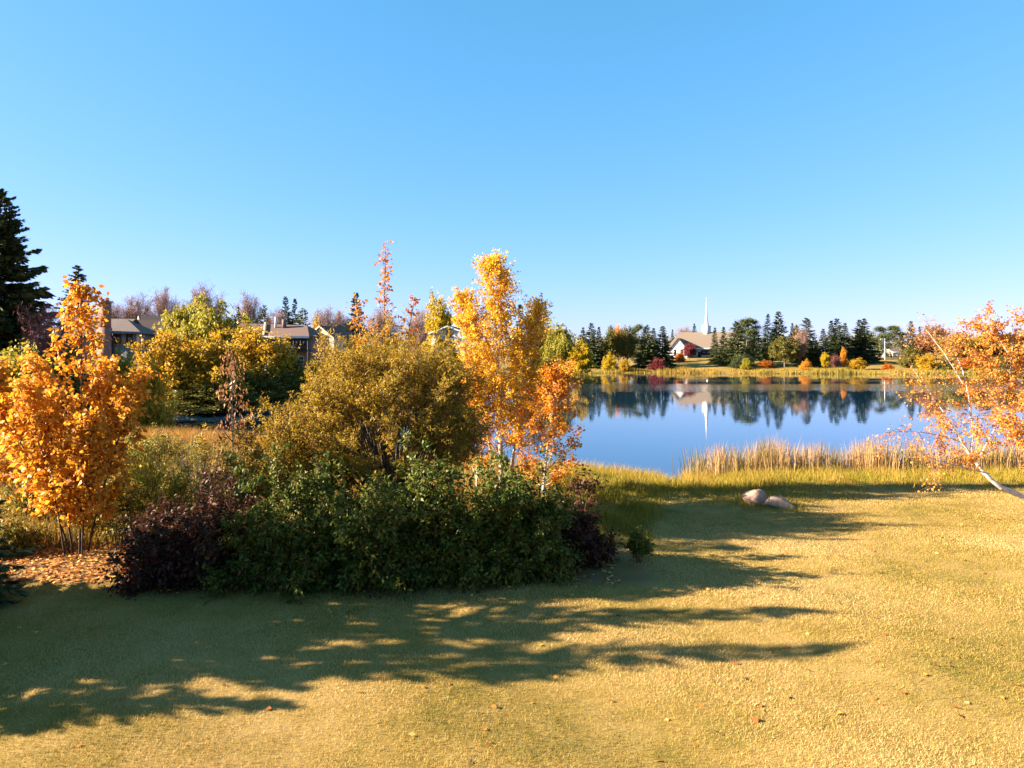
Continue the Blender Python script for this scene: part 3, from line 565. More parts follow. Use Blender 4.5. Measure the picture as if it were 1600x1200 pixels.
# ------------------------------------------------------------------ trees and shrubs of the far banks
G1 = 'spruces on the far bank'; G2 = 'leafy trees on the far bank'; G3 = 'shrubs along the far shore'; G4 = 'bare trees behind the houses'; G5 = 'trees on the left bank'
FAR = [  # name, kind, px, Y, top, width px, label, category, group
 ('spruce_tree', 'spruce-0', 911, 242, 512, 24, 'dark slim spruce at the left end of the far bank row', 'spruce', G1),
 ('spruce_tree', 'spruce-1', 924, 236, 505, 30, 'tall dark spruce just right of the bright yellow waterside tree', 'spruce', G1),
 ('spruce_tree', 'spruce-2', 936, 240, 511, 22, 'slim dark spruce between yellow waterside tree and round olive tree', 'spruce', G1),
 ('olive_tree', 'olive-0', 954, 238, 512, 36, 'round olive tree right of the three left spruces on far bank', 'tree', G2),
 ('orange_tree', 'orange-1', 966, 258, 510, 24, 'orange tree peeping between two olive trees on far bank', 'tree', G2),
 ('olive_tree', 'olive-1', 980, 240, 510, 34, 'dark olive tree left of the thin grey pine on far bank', 'tree', G2),
 ('pine_tree', 'pine-0', 998, 250, 512, 24, 'thin grey-green pine left of the spruces beside the church', 'pine', G1),
 ('spruce_tree', 'olivespruce-1', 1011, 238, 508, 34, 'broad olive-green spruce standing behind the magenta shrub', 'spruce', G1),
 ('spruce_tree', 'spruce-0', 1021, 246, 513, 24, 'narrow dark spruce wedged between two broad ones left of church', 'spruce', G1),
 ('spruce_tree', 'spruce-1', 1035, 240, 510, 32, 'broad dark spruce touching the left end of the church', 'spruce', G1),
 ('spruce_tree', 'spruce-2', 1051, 330, 515, 12, 'tiny spruce tip above the left end of the church roof', 'spruce', G1),
 ('bare_tree', 'bare-0', 1071, 320, 509, 34, 'pinkish bare tree rising behind the church roof', 'tree', G2),
 ('spruce_tree', 'spruce-0', 1085, 318, 506, 16, 'small dark spruce tip above the middle of the church roof', 'spruce', G1),
 ('spruce_tree', 'spruce-2', 1104, 322, 511, 10, 'small spruce tip just left of the steeple', 'spruce', G1),
 ('spruce_tree', 'olivespruce-2', 1117, 246, 512, 20, 'narrow olive spruce right below the steeple', 'spruce', G1),
 ('spruce_tree', 'olivespruce-0', 1131, 244, 511, 24, 'second olive spruce right of the steeple', 'spruce', G1),
 ('spruce_tree', 'olivespruce-1', 1150, 240, 502, 36, 'broad tall olive spruce right of the steeple', 'spruce', G1),
 ('pine_tree', 'pine-1', 1168, 248, 502, 42, 'bushy round-topped pine right of the church', 'pine', G1),
 ('spruce_tree', 'spruce-1', 1182, 262, 514, 30, 'dark spruce behind the bushy pine, in front of blue grey house', 'spruce', G1),
 ('spruce_tree', 'bluespruce-0', 1200, 262, 491, 32, 'tall sparse blue-green spruce, left one of the tall pair', 'spruce', G1),
 ('spruce_tree', 'spruce-1', 1217, 262, 487, 34, 'tallest dark spruce on far bank, right one of the tall pair', 'spruce', G1),
 ('spruce_tree', 'spruce-2', 1238, 275, 505, 16, 'slim spruce behind the orange tree right of the tall pair', 'spruce', G1),
 ('orange_tree', 'gold-1', 1243, 262, 510, 24, 'golden tree between tall spruce pair and yellowish spruce', 'tree', G2),
 ('olive_tree', 'olive-2', 1207, 240, 534, 26, 'small olive tree left of the round one with clear trunk', 'tree', G2),
 ('olive_tree', 'olive-1', 1226, 236, 526, 48, 'round olive tree with clear trunk on the open far lawn', 'tree', G2),
 ('bare_tree', 'bare-1', 1250, 238, 514, 28, 'brownish bare tree in front of the yellowish spruce', 'tree', G2),
 ('spruce_tree', 'olivespruce-1', 1260, 246, 497, 40, 'yellowish-green broad spruce behind the brownish bare tree', 'spruce', G1),
 ('spruce_tree', 'spruce-1', 1272, 238, 528, 28, 'dark low spruce at the foot of the yellowish spruce', 'spruce', G1),
 ('spruce_tree', 'spruce-0', 1286, 250, 514, 24, 'shorter dark spruce at left of the triple spruce clump', 'spruce', G1),
 ('spruce_tree', 'spruce-2', 1299, 244, 501, 26, 'left spruce of the tight triple clump on far bank', 'spruce', G1),
 ('spruce_tree', 'spruce-1', 1308, 242, 498, 34, 'middle and tallest spruce of the tight triple clump', 'spruce', G1),
 ('spruce_tree', 'spruce-0', 1320, 246, 505, 26, 'right spruce of the tight triple clump on far bank', 'spruce', G1),
 ('spruce_tree', 'spruce-1', 1343, 246, 500, 34, 'left spruce of the twin pair left of the light pole', 'spruce', G1),
 ('spruce_tree', 'spruce-0', 1351, 250, 498, 36, 'right spruce of the twin pair left of the light pole', 'spruce', G1),
 ('pine_tree', 'pine-0', 1374, 268, 514, 26, 'feathery pine directly behind the light pole', 'pine', G1),
 ('pine_tree', 'pine-1', 1396, 310, 512, 26, 'feathery pine behind the beige garage', 'pine', G1),
 ('spruce_tree', 'spruce-2', 1409, 312, 519, 18, 'dark spruce right behind the beige garage gable', 'spruce', G1),
 ('spruce_tree', 'bluespruce-1', 1391, 280, 547, 9, 'tiny young blue spruce in front of the beige wall', 'spruce', G1),
 ('spruce_tree', 'spruce-1', 1423, 264, 502, 24, 'pointed dark spruce right of the beige garage', 'spruce', G1),
 ('spruce_tree', 'spruce-2', 1437, 268, 510, 16, 'slim brown-green spruce right of the pointed dark one', 'spruce', G1),
 ('autumn_tree', 'brownleaf-1', 1462, 248, 508, 56, 'rusty brown-leaved tree behind the leaning birch top', 'tree', G2),
 ('olive_tree', 'olivebush-0', 1422, 226, 540, 30, 'yellow-olive bushy tree right of the beige garage by the shore', 'tree', G2),
 ('autumn_tree', 'mixed-1', 1490, 238, 520, 52, 'mixed olive and orange tree seen through the birch twigs', 'tree', G2),
 ('autumn_tree', 'gold-2', 1528, 244, 522, 50, 'dull gold tree left of the dense birch leaves', 'tree', G2),
 ('autumn_tree', 'olive-2', 1562, 240, 520, 54, 'olive tree behind the dense birch leaves', 'tree', G2),
 ('autumn_tree', 'brownleaf-1', 1600, 238, 518, 54, 'rusty tree at the right edge behind the birch', 'tree', G2),
 ('autumn_tree', 'olive-0', 1640, 238, 516, 54, 'olive tree on far bank past the rusty tree at the right edge', 'tree', G2),
 ('autumn_shrub', 'yellowbush-0', 952, 226, 554, 23, 'round yellow shrub below the round olive tree on far bank', 'shrub', G3),
 ('autumn_shrub', 'goldbush-0', 976, 223, 562, 18, 'low golden shrub on far shore right of the round yellow one', 'shrub', G3),
 ('autumn_shrub', 'crimsonbush-0', 1028, 226, 559, 24, 'magenta shrub on the far shore below the spruces', 'shrub', G3),
 ('autumn_shrub', 'redorangebush-0', 1062, 262, 550, 17, 'rounded orange-red shrub before the church gable', 'shrub', G3),
 ('autumn_tree', 'crimson-0', 1077, 266, 536, 22, 'small crimson tree in front of the church wall', 'tree', G3),
 ('autumn_shrub', 'yellowgreenbush-0', 1166, 222, 560, 18, 'yellow-green ball-shaped shrub right of the church on the shore', 'shrub', G3),
 ('autumn_shrub', 'redorangebush-1', 1196, 236, 563, 24, 'low rust-red shrub right of the yellow-green ball shrub', 'shrub', G3),
 ('autumn_shrub', 'sprucebush-0', 1160, 232, 556, 40, 'low spreading dark juniper under the bushy pine', 'shrub', G3),
 ('autumn_shrub', 'orangebush-0', 1259, 222, 564, 20, 'rounded orange shrub below the yellowish spruce at the shore', 'shrub', G3),
 ('autumn_shrub', 'yellowcolumn-0', 1289, 222, 551, 13, 'narrow yellow sapling at the shore below the triple spruces', 'tree', G3),
 ('autumn_shrub', 'bareshrub-0', 1305, 224, 553, 22, 'purplish bare shrub right of the narrow yellow sapling', 'shrub', G3),
 ('autumn_shrub', 'orangecolumn-0', 1318, 224, 543, 10, 'slim orange sapling beside the purplish bare shrub', 'tree', G3),
 ('autumn_shrub', 'goldbush-1', 1340, 222, 560, 34, 'wide low golden shrub under the twin spruces', 'shrub', G3),
 ('autumn_shrub', 'redorangebush-0', 1388, 218, 567, 18, 'low rusty shrub at the shore below the light pole', 'shrub', G3),
 ('autumn_shrub', 'goldbush-0', 1449, 216, 553, 32, 'golden shrub at the shore left of the leaning birch stems', 'shrub', G3),
 ('autumn_shrub', 'olivebush-1', 1478, 214, 560, 26, 'olive shrub at the shore behind the leaning birch stems', 'shrub', G3),
 ('autumn_shrub', 'redorangebush-1', 1512, 222, 560, 36, 'rusty shrub at the shore right of the leaning birch stems', 'shrub', G3),
 ('autumn_shrub', 'olivebush-0', 1560, 222, 558, 40, 'olive shrub at the shore behind the birch leaves', 'shrub', G3),
 # left point of land
 ('weeping_willow', 'yellowgreenweep-0', 873, 160, 500, 50, 'yellow-green weeping willow on the point right of the orange aspen', 'willow', G5),
 ('yellow_tree', 'yellowcolumn-1', 907, 157, 532, 36, 'bright yellow columnar tree at the tip of the point', 'tree', G5),
 ('spruce_tree', 'spruce-0', 853, 168, 488, 34, 'dark spruce right behind the orange aspen crown', 'spruce', G5),
 ('spruce_tree', 'spruce-1', 838, 164, 478, 34, 'taller dark spruce half hidden by the orange aspen', 'spruce', G5),
 ('spruce_tree', 'spruce-2', 812, 162, 476, 30, 'dark spruce seen through the middle of the orange aspen', 'spruce', G5),
 ('spruce_tree', 'spruce-1', 722, 160, 492, 30, 'dark spruce left of the orange aspen crown', 'spruce', G5),
 ('yellow_tree', 'yellow-1', 685, 142, 459, 44, 'bright yellow tree left of the aspen above the willow', 'tree', G5),
 ('spruce_tree', 'spruce-0', 702, 128, 512, 46, 'dark spruce in front of the pale grey gable above the willow', 'spruce', G5),
 ('olive_shrub', 'olivebush-0', 690, 122, 545, 110, 'olive shrub row by the water behind the willow right side', 'shrub', G5),
 ('olive_shrub', 'goldbush-1', 600, 120, 545, 110, 'golden shrub by the water hidden mostly behind the round willow', 'shrub', G5),
 ('bare_tree', 'bare-1', 655, 150, 480, 50, 'greyish bare tree left of the bright yellow tree', 'tree', G4),
 ('olive_shrub', 'olivebush-1', 862, 152, 560, 44, 'olive shrub under the weeping willow on the point', 'shrub', G5),
 ('spruce_tree', 'spruce-0', 556, 112, 458, 44, 'dark spruce behind the thin orange maple', 'spruce', G5),
 # behind the houses
 ('bare_tree', 'bare-0', 178, 135, 468, 50, 'pinkish bare tree just right of the brick chimney', 'tree', G4),
 ('bare_tree', 'bare-1', 212, 138, 458, 62, 'wide pinkish bare tree above the left brown roofs', 'tree', G4),
 ('bare_tree', 'bare-0', 262, 142, 448, 56, 'tall pinkish bare tree left of the weeping yellow tree', 'tree', G4),
 ('bare_tree', 'bare-1', 320, 140, 444, 70, 'tallest pinkish bare tree behind the weeping yellow tree', 'tree', G4),
 ('bare_tree', 'bare-0', 390, 150, 456, 48, 'thin bare tree left of the dark evergreens behind the porch house', 'tree', G4),
 ('spruce_tree', 'spruce-0', 373, 145, 480, 18, 'small dark spruce left of the thin bare tree', 'spruce', G5),
 ('cedar_tree', 'cedar-0', 413, 148, 478, 34, 'green rounded cedar behind the porch house roof', 'cedar', G5),
 ('spruce_tree', 'spruce-1', 446, 152, 464, 30, 'dark spruce, left of the pair behind the porch house', 'spruce', G5),
 ('spruce_tree', 'spruce-2', 461, 154, 467, 28, 'dark spruce, right of the pair behind the porch house', 'spruce', G5),
 ('bare_tree', 'bare-1', 434, 146, 480, 40, 'brownish bare tree in front of the dark spruce pair', 'tree', G4),
 ('cedar_tree', 'cedar-1', 473, 144, 482, 34, 'pointed yellow-green cedar at right of the porch house roof', 'cedar', G5),
 ('autumn_tree', 'gold-1', 493, 158, 496, 24, 'small golden tree above the cream gable house', 'tree', G5),
 ('bare_tree', 'bare-0', 508, 164, 478, 50, 'pinkish bare tree above the cream gable house', 'tree', G4),
 ('bare_tree', 'bare-1', 536, 170, 484, 40, 'greyish bare tree right above the small cream gable', 'tree', G4),
 ('bare_tree', 'bare-0', 600, 165, 482, 60, 'grey bare tree behind the thin orange maple top', 'tree', G4),
 ('spruce_tree', 'spruce-2', 530, 172, 486, 20, 'small dark spruce between the bare trees above the cream house', 'spruce', G5),
 ('spruce_tree', 'bigspruce', 0, 58, 300, 180, 'huge dark spruce towering at the left edge', 'spruce', G5),
 ('spruce_tree', 'spruce-0', 122, 96, 416, 74, 'dark spruce top behind the chimney house', 'spruce', G5),
 ('bare_tree', 'redbare-0', 62, 56, 474, 66, 'red-brown leafless sapling clump right of the huge spruce', 'tree', G5),
 ('bare_tree', 'redbare-1', 92, 58, 484, 50, 'smaller red-brown leafless sapling before the chimney house', 'tree', G5),
 # golden willows on the left arm
 ('weeping_tree', 'yellowgreenweep-1', 318, 88, 464, 130, 'tall yellow-green weeping tree in front of the brown roofs', 'tree', G5),
 ('birch_tree', 'yellowgreen-1', 284, 90, 470, 60, 'yellow-green birch at left of the weeping yellow tree', 'tree', G5),
 ('golden_willow', 'goldbush-0', 262, 73, 520, 110, 'golden-topped willow shrub at the left of the water arm', 'willow', G5),
 ('golden_willow', 'goldbush-1', 330, 75, 520, 130, 'large golden willow shrub in the middle of the left bank', 'willow', G5),
 ('golden_willow', 'goldbush-0', 402, 84, 514, 130, 'golden willow shrub below the porch house', 'willow', G5),
 ('golden_willow', 'olivebush-0', 448, 86, 556, 90, 'olive willow shrub at the right under the porch deck', 'willow', G5),
 ('autumn_shrub', 'olivebush-1', 408, 80, 575, 120, 'dark olive waterside shrub below the golden willows', 'shrub', G5),
 ('golden_willow', 'goldbush-1', 500, 92, 566, 110, 'golden willow shrub at the right end below the cream gable house', 'willow', G5),
 ('autumn_shrub', 'olivebush-0', 330, 72, 600, 150, 'dark olive fringe shrub at the water under the golden willows', 'shrub', G5),
 ('autumn_shrub', 'goldbush-1', 232, 57, 566, 64, 'orange-gold shrub at the left end of the water arm', 'shrub', G5),
 ('autumn_shrub', 'yellowgreenbush-1', 190, 60, 546, 66, 'yellow-green shrub below the chimney house windows', 'shrub', G5),
 ('autumn_shrub', 'yellowgreenbush-0', 22, 50, 540, 110, 'yellow-green shrub below the huge spruce', 'shrub', G5),
 ('autumn_shrub', 'olivebush-0', 110, 56, 548, 90, 'olive shrub between the red saplings and chimney house', 'shrub', G5),
]
for a in FAR: plant(*a)
# more wood behind, far off, one mass
r = np.random.default_rng(5)
B = []; n = 340
wx = r.uniform(-330, 420, n); wyy = r.uniform(330, 430, n)
for x, y in zip(wx, wyy):
    z = gz(x, y); hgt = r.uniform(6, 12); wd = hgt * r.uniform(.3, .5); k = 130
    e = rsphere(k, r); q = np.stack([x + e[:, 0] * wd, y + e[:, 1] * wd, z + hgt * .5 + e[:, 2] * hgt * .5], 1); B.append(np.concatenate([q, np.full((k, 1), r.uniform(0, 1))], 1))
B = np.concatenate(B); n = len(B)
tag(link('distant_wood', leaves('distant_wood', B[:, :3], rsphere(n, r), rsphere(n, r), r.uniform(.8, 1.6, n), r.uniform(.5, 1.0, n), .7 * B[:, 3] + .3 * r.uniform(0, 1, n), M['olive'])), 'far-off wood closing the view behind the far bank', 'wood', None, 'stuff')

# reeds and rough grass along the far shore
def along_shore(i0, i1, step, r, dmin, dmax):
    P = []; pts = LAKE[i0:i1 + 1]
    for a, b in zip(pts[:-1], pts[1:]):
        l = np.linalg.norm(b - a); n = int(l * step); t = r.uniform(0, 1, n); nrm = np.array([b[1] - a[1], a[0] - b[0]]) / l
        P.append(a + t[:, None] * (b - a) + nrm * r.uniform(dmin, dmax, n)[:, None])
    P = np.concatenate(P); return P
r = np.random.default_rng(11)
P = along_shore(19, 34, 95, r, -9, 1.5); P = P[(lake_sd(P[:, 0], P[:, 1]) > -.8)]
Z = terrain(P[:, 0], P[:, 1]); d = lake_sd(P[:, 0], P[:, 1]); P3 = np.stack([P[:, 0], P[:, 1], np.maximum(Z, -.3)], 1)
hh = r.uniform(.5, 1.35, len(P3)) * (.7 + .5 * np.sin(P[:, 0] * .21) * np.sin(P[:, 0] * .067 + 1) + .3 * np.sin(P[:, 0] * .83)) * np.where(d < 3, 1.25, .8)
tn = .3 * (np.sin(P[:, 0] * .13 + 2 * np.sin(P[:, 0] * .05)) * .5 + .5) + .1 + .6 * r.uniform(0, 1, len(P3))
tag(link('far_shore_reeds', blades('far_shore_reeds', P3, hh, .16, r.uniform(0, .35, len(P3)), tn, M['shorereed'], r, False)), 'ochre reeds and rough grass fringing the far shore', 'reeds', None, 'stuff')

# ------------------------------------------------------------------ near plants
def top_red(z0, z1, amt): return lambda Q, t: t * (1 - amt) + amt * (1 - sst(Q[:, 2], z0, z1))
Yw = 21.5; Xw = PX(614, Yw); zw = gz(Xw, Yw)
put('willow_bush', shrub_parts(3.05, 2.7, 5.95, 215, 20, .55, 26, .10, .025, M['willow'], M['bark'], 301, .6, .026, 4, .09, .10, .3, 0, .0045, .22, .72, None, .035, flat=.2, spread=.75, mush=3.3), (Xw, Yw, zw),
    'big rounded olive-gold willow bush with dark fanning stems in the centre', 'willow', None)
Yv = 20.6; Xv = PX(455, Yv)
put('willow_bush', shrub_parts(2.2, 1.9, 3.9, 95, 20, .7, 26, .105, .028, M['willow'], M['darkbark'], 302, .25, .03, 6, .16, .12, .35, 0, .0045, .25, .7, None, .04, flat=.2), (Xv, Yv, gz(Xv, Yv)),
    'lower olive-gold willow bush left of the big rounded one', 'willow', None)
Yv = 19.2; Xv = PX(372, Yv)
put('autumn_shrub', shrub_parts(1.15, 1.0, 3.1, 40, 14, .5, 18, .085, .035, M['mixed'], M['redbark'], 303, .2, .02, 8, .2, .12, .35, 0, .004, .2, .6, lambda Q, t: t * .8, .04), (Xv, Yv, gz(Xv, Yv)),
    'grey-green shrub with reddening leaves below the brown-leaved sapling', 'shrub', None)
def poplar_parts(H, hb, nb, prof, asc, nt, tl, nl, L, W, leafm, barkm, seed, r0, tops=1, lean=(0, 0), t0=.25, droop=.1, tintf=None, jit=.05, up=.35, twigr=.004, stems=None, r0b=.018, ltop=1):
    """one or several leaders with ascending side branches"""
    r = np.random.default_rng(seed); tb = Tubes(); Ps = []
    stems = stems or [(0, 0, lean[0], lean[1], H, hb, 1.0)]
    for sx, sy, lx, ly, h_, b_, sc in stems:
        S0 = np.array([[sx, sy, -.15]]); S2 = np.array([[sx + lx, sy + ly, h_]]); S1 = (S0 + S2) / 2 - np.array([[lx * .25, ly * .25, 0]]) + r.normal(0, .05, (1, 3))
        tb.add(S0, S1, S2, r0 * sc, .008, 14, 8)
        n = int(nb * sc); f = (np.arange(n) + r.uniform(0, 1, n)) / n; t = (b_ + (h_ - b_) * f) / h_
        A = bez(S0, S1, S2, t[None])[0]; az = np.arange(n) * 2.399 + r.normal(0, .35, n)
        ln = np.array([prof(q) for q in f]) * sc * r.uniform(.6, 1.15, n); al = np.radians(asc * (1.15 - .4 * f)) + r.normal(0, .12, n)
        E = A + np.stack([np.cos(az) * np.sin(al), np.sin(az) * np.sin(al), np.cos(al)], 1) * ln[:, None]
        Mi = (A + E) / 2; Mi[:, 2] -= .12 * ln
        tb.add(A, Mi, E, r0b * (.4 + ln / ln.max() * .6), .004, 5, 4, wob=.012)
        Ps.append((A, Mi, E)); Ps.append((bez(S0, S1, S2, np.array([[.62]]))[0], bez(S0, S1, S2, np.array([[.81]]))[0], S2))
    A, Mi, E = (np.concatenate([p[i] for p in Ps]) for i in range(3))
    (a, m, b), lf = twig_leaves(A, Mi, E, nt, tl, nl, L, W, t0, up, .85, droop, r, tintf, jit)
    tb.add(a, m, b, twigr, twigr * .4, 3, 3)
    return [('trunk', tb.mesh('trunk', barkm), None), ('crown', leaves('crown', *lf, leafm), 'stuff')]
# the orange aspens by the water
Ya = 26.2; Xa = PX(784, Ya)
prof_a = lambda f: 2.5 * (1 - f) ** .75 * (.55 + .6 * min(1, f * 3)) + .35
put('aspen_tree', poplar_parts(8.5, 1.7, 62, prof_a, 36, 13, .5, 17, .078, .068, M['aspen'], M['aspenbark'], 311, .10, stems=[(0, 0, -.35, 0, 8.5, 1.7, 1.0), (.25, .1, 1.15, .3, 6.9, 1.5, .72), (-.2, .1, -1.25, .2, 7.2, 2.4, .6)], twigr=.005), (Xa, Ya, gz(Xa, Ya)),
    'tall orange-yellow aspen beside the water, right of the round willow', 'aspen', None)
Yb = 25.0; Xb = PX(862, Yb) - .35
put('aspen_tree', poplar_parts(4.6, .5, 46, lambda f: 1.6 * (1 - f) ** .6 * (.6 + .6 * min(1, f * 3)) + .25, 50, 12, .45, 18, .075, .065, M['orange'], M['aspenbark'], 312, .06, lean=(.6, .1), tintf=lambda Q, t: .85 * t), (Xb, Yb, gz(Xb, Yb)),
    'low red-orange aspen leaning over the water, right of the tall aspen', 'aspen', None)
Yb = 26.5; Xb = PX(745, Yb)
put('aspen_tree', poplar_parts(4.4, .4, 40, lambda f: 1.2 * (1 - f) ** .6 + .3, 45, 10, .45, 15, .075, .062, M['orange'], M['aspenbark'], 318, .05), (Xb, Yb, gz(Xb, Yb)),
    'short orange aspen tucked between round willow and tall aspen', 'aspen', None)
# thin maple rising behind the willow
Ym = 25; Xm = PX(598, Ym)
put('maple_sapling', poplar_parts(8.9, 3.2, 34, lambda f: 1.9 * (1 - f) ** 1.5 + .14, 36, 4, .34, 4, .11, .085, M['redorange'], M['bark'], 321, .06, tintf=lambda Q, t: .3 + .7 * t, stems=[(0, 0, .1, 0, 8.9, 3.2, 1.0), (.2, 0, .95, 0, 7.2, 4, .55), (-.2, 0, -.75, 0, 7.0, 4, .6)], droop=.3), (Xm, Ym, gz(Xm, Ym)),
    'thin sparse orange tree rising above the round willow', 'tree', None)
# left orange tree with big leaves, several stems
Yt = 18; Xt = PX(118, Yt)
put('orange_poplar', poplar_parts(6.7, 1.3, 40, lambda f: 1.6 * (1 - f) ** .9 * (.5 + .7 * min(1, f * 2.5)) + .22, 46, 6, .42, 9, .125, .095, M['orange'], M['darkbark'], 331, .034,
    stems=[(.1, 0, .05, 0, 6.75, 2.4, .85), (-.1, .1, -1.3, .3, 4.9, 1.0, .8), (-.2, -.1, -.75, -.6, 4.3, .8, .75), (.2, .15, 1.2, .4, 4.5, 1.0, .75), (0, .2, .35, .9, 4.8, 1.3, .7), (.22, -.1, .7, -.7, 3.6, .9, .6), (-.25, .2, -1.9, -.2, 3.9, .8, .7)], droop=.35, jit=.06, twigr=.005, r0b=.016), (Xt, Yt, gz(Xt, Yt)),
    'orange multi-stemmed poplar with big leaves at the left', 'poplar', None)
Yt = 20.5; Xt = PX(-12, Yt)
put('orange_poplar', poplar_parts(4.7, .9, 44, lambda f: 1.7 * (1 - f) ** .8 + .3, 48, 10, .5, 12, .12, .09, M['orange'], M['bark'], 332, .05, droop=.3, jit=.06), (Xt, Yt, gz(Xt, Yt)),
    'lower orange poplar cut by the left edge', 'poplar', None)
# brown-leaved sapling and dead twigs
Yt = 19.8; Xt = PX(362, Yt)
put('brown_sapling', poplar_parts(5.2, 2.2, 24, lambda f: .75 * (1 - f) ** .7 + .15, 45, 3, .25, 5, .13, .05, M['brownleaf'], M['bark'], 341, .035, droop=.9, tintf=lambda Q, t: t), (Xt, Yt, gz(Xt, Yt)),
    'thin sapling with drooping brown leaves left of the willows', 'sapling', None)
r = np.random.default_rng(17); n = 34; a = r.uniform(0, 6.28, n); e = r.uniform(.15, .75, n); l = r.uniform(1.4, 3.1, n)
P0 = r.normal(0, .06, (n, 3)) * [1, 1, 0]; P2 = np.stack([np.cos(a) * np.sin(e) * l, np.sin(a) * np.sin(e) * l, np.cos(e) * l], 1); tb = Tubes(); tb.add(P0, (P0 + P2) / 2 + [0, 0, .2], P2, .012, .003, 5, 4, .03)
q = r.uniform(.4, .95, (n, 5)); A = bez(P0, (P0 + P2) / 2 + [0, 0, .2], P2, q).reshape(-1, 3); E = A + unit(np.repeat(P2, 5, 0) + rsphere(n * 5, r) * 1.5) * .4; tb.add(A, (A + E) / 2, E, .005, .002, 3, 3)
Yt = 22; Xt = PX(302, Yt)
o = tag(link('dead_shrub', tb.mesh('dead_shrub', M['bark'])), 'bare grey dead shrub before the dark water at left', 'shrub'); o.location = (Xt, Yt, gz(Xt, Yt))
# the dogwood thicket in front
DW = [('dogwood_shrub', 448, 15.9, 686, 1.75, 1.35, 'dogwood', 'dark green dogwood shrub at the left middle of the thicket', 401, 56),
      ('dogwood_shrub', 575, 15.8, 698, 1.35, 1.2, 'dogwood', 'dark green dogwood shrub in the middle of the thicket', 402, 50),
      ('dogwood_shrub', 690, 16.3, 672, 1.55, 1.3, 'dogwood', 'tall green dogwood shrub below the dark willow stems', 403, 56),
      ('dogwood_shrub', 795, 16.3, 690, 1.25, 1.2, 'dogwood', 'green dogwood shrub at the right end below the aspen', 404, 52),
      ('dogwood_shrub', 838, 16.6, 715, .85, .9, 'dogwood', 'smaller green dogwood at the right end beside purple leaves', 405, 36),
      ('purple_shrub', 258, 16.0, 742, 1.15, 1.0, 'purple', 'dark purple-leaved shrub at the left end of the thicket', 406, 40),
      ('purple_shrub', 340, 16.2, 722, 1.0, 1.0, 'purple', 'purple and green shrub between the left thicket end and green dogwood', 407, 40),
      ('crimson_shrub', 893, 17.6, 752, .85, .8, 'purple', 'maroon-leaved shrub at the right end of the thicket', 408, 34)]
for nm, px, Y, top, rx, ry, mt, lab, sd, ns in DW:
    X = PX(px, Y); z = gz(X, Y); H = ZY(top, Y) - z
    put(nm, shrub_parts(rx, ry, H, ns, 16, .5, 24, .105, .048, M[mt], M['redbark'], sd, .12, .014, 3, .24, .30, .2, .15, .0045, .12, .5, (lambda Q, t: t ** 1.15) if mt == 'dogwood' else None, .05, flat=.6), (X, Y, z), lab, 'shrub')
# the small clipped shrub on the lawn corner
Y = 17.4; X = PX(997, Y); z = gz(X, Y)
put('small_shrub', shrub_parts(.36, .34, .85, 18, 14, .17, 14, .07, .038, M['dogwood'], M['redbark'], 421, .35, .006, 25, .25, .25, .3, 0, .003, .05, .5, None, .03), (X, Y, z), 'small dark rounded shrub standing alone on the lawn corner', 'shrub')
# small plants of the left undergrowth
UND = [(322, 27, 652, 1.7, 'willow', 'olive shrub behind the dead grey twigs, before the water'), (250, 33, 668, 1.6, 'mixed', 'autumn-tinted shrub standing in the reeds left of the dead twigs'), (188, 25, 640, 1.6, 'yellowgreen', 'yellow-green shrub at the right flank of the orange poplar'), (172, 19.6, 700, 1.0, 'mixed', 'yellow-green shrub behind the purple-leaved one'), (245, 21, 690, 1.3, 'yellowgreen', 'bright yellow-green shrub right of the orange poplar'), (60, 22, 700, 1.2, 'mixed', 'mixed red and green shrub behind the left poplar stems'),
       (300, 24, 700, 1.3, 'mixed', 'olive and red shrub before the rusty reeds at left'), (130, 24, 655, 1.4, 'redorange', 'red-orange shrub glimpsed behind the poplar stems'), (205, 27, 660, 1.4, 'mixed', 'low autumn shrub at the edge of the rusty reeds'), (10, 18.2, 812, .8, 'mixed', 'low brownish shrub at the foot of the left poplar')]
for i, (px, Y, top, rx, mt, lab) in enumerate(UND):
    X = PX(px, Y); z = gz(X, Y); H = max(.5, ZY(top, Y) - z)
    put('undergrowth_shrub', shrub_parts(rx, rx * .9, H, 34, 12, .45, 16, .09, .04, M[mt], M['redbark'], 430 + i, .2, .014, 6, .18, .2, .3, 0, .004, .15, .55, None, .05), (X, Y, z), lab, 'shrub', 'shrubs in the left undergrowth')

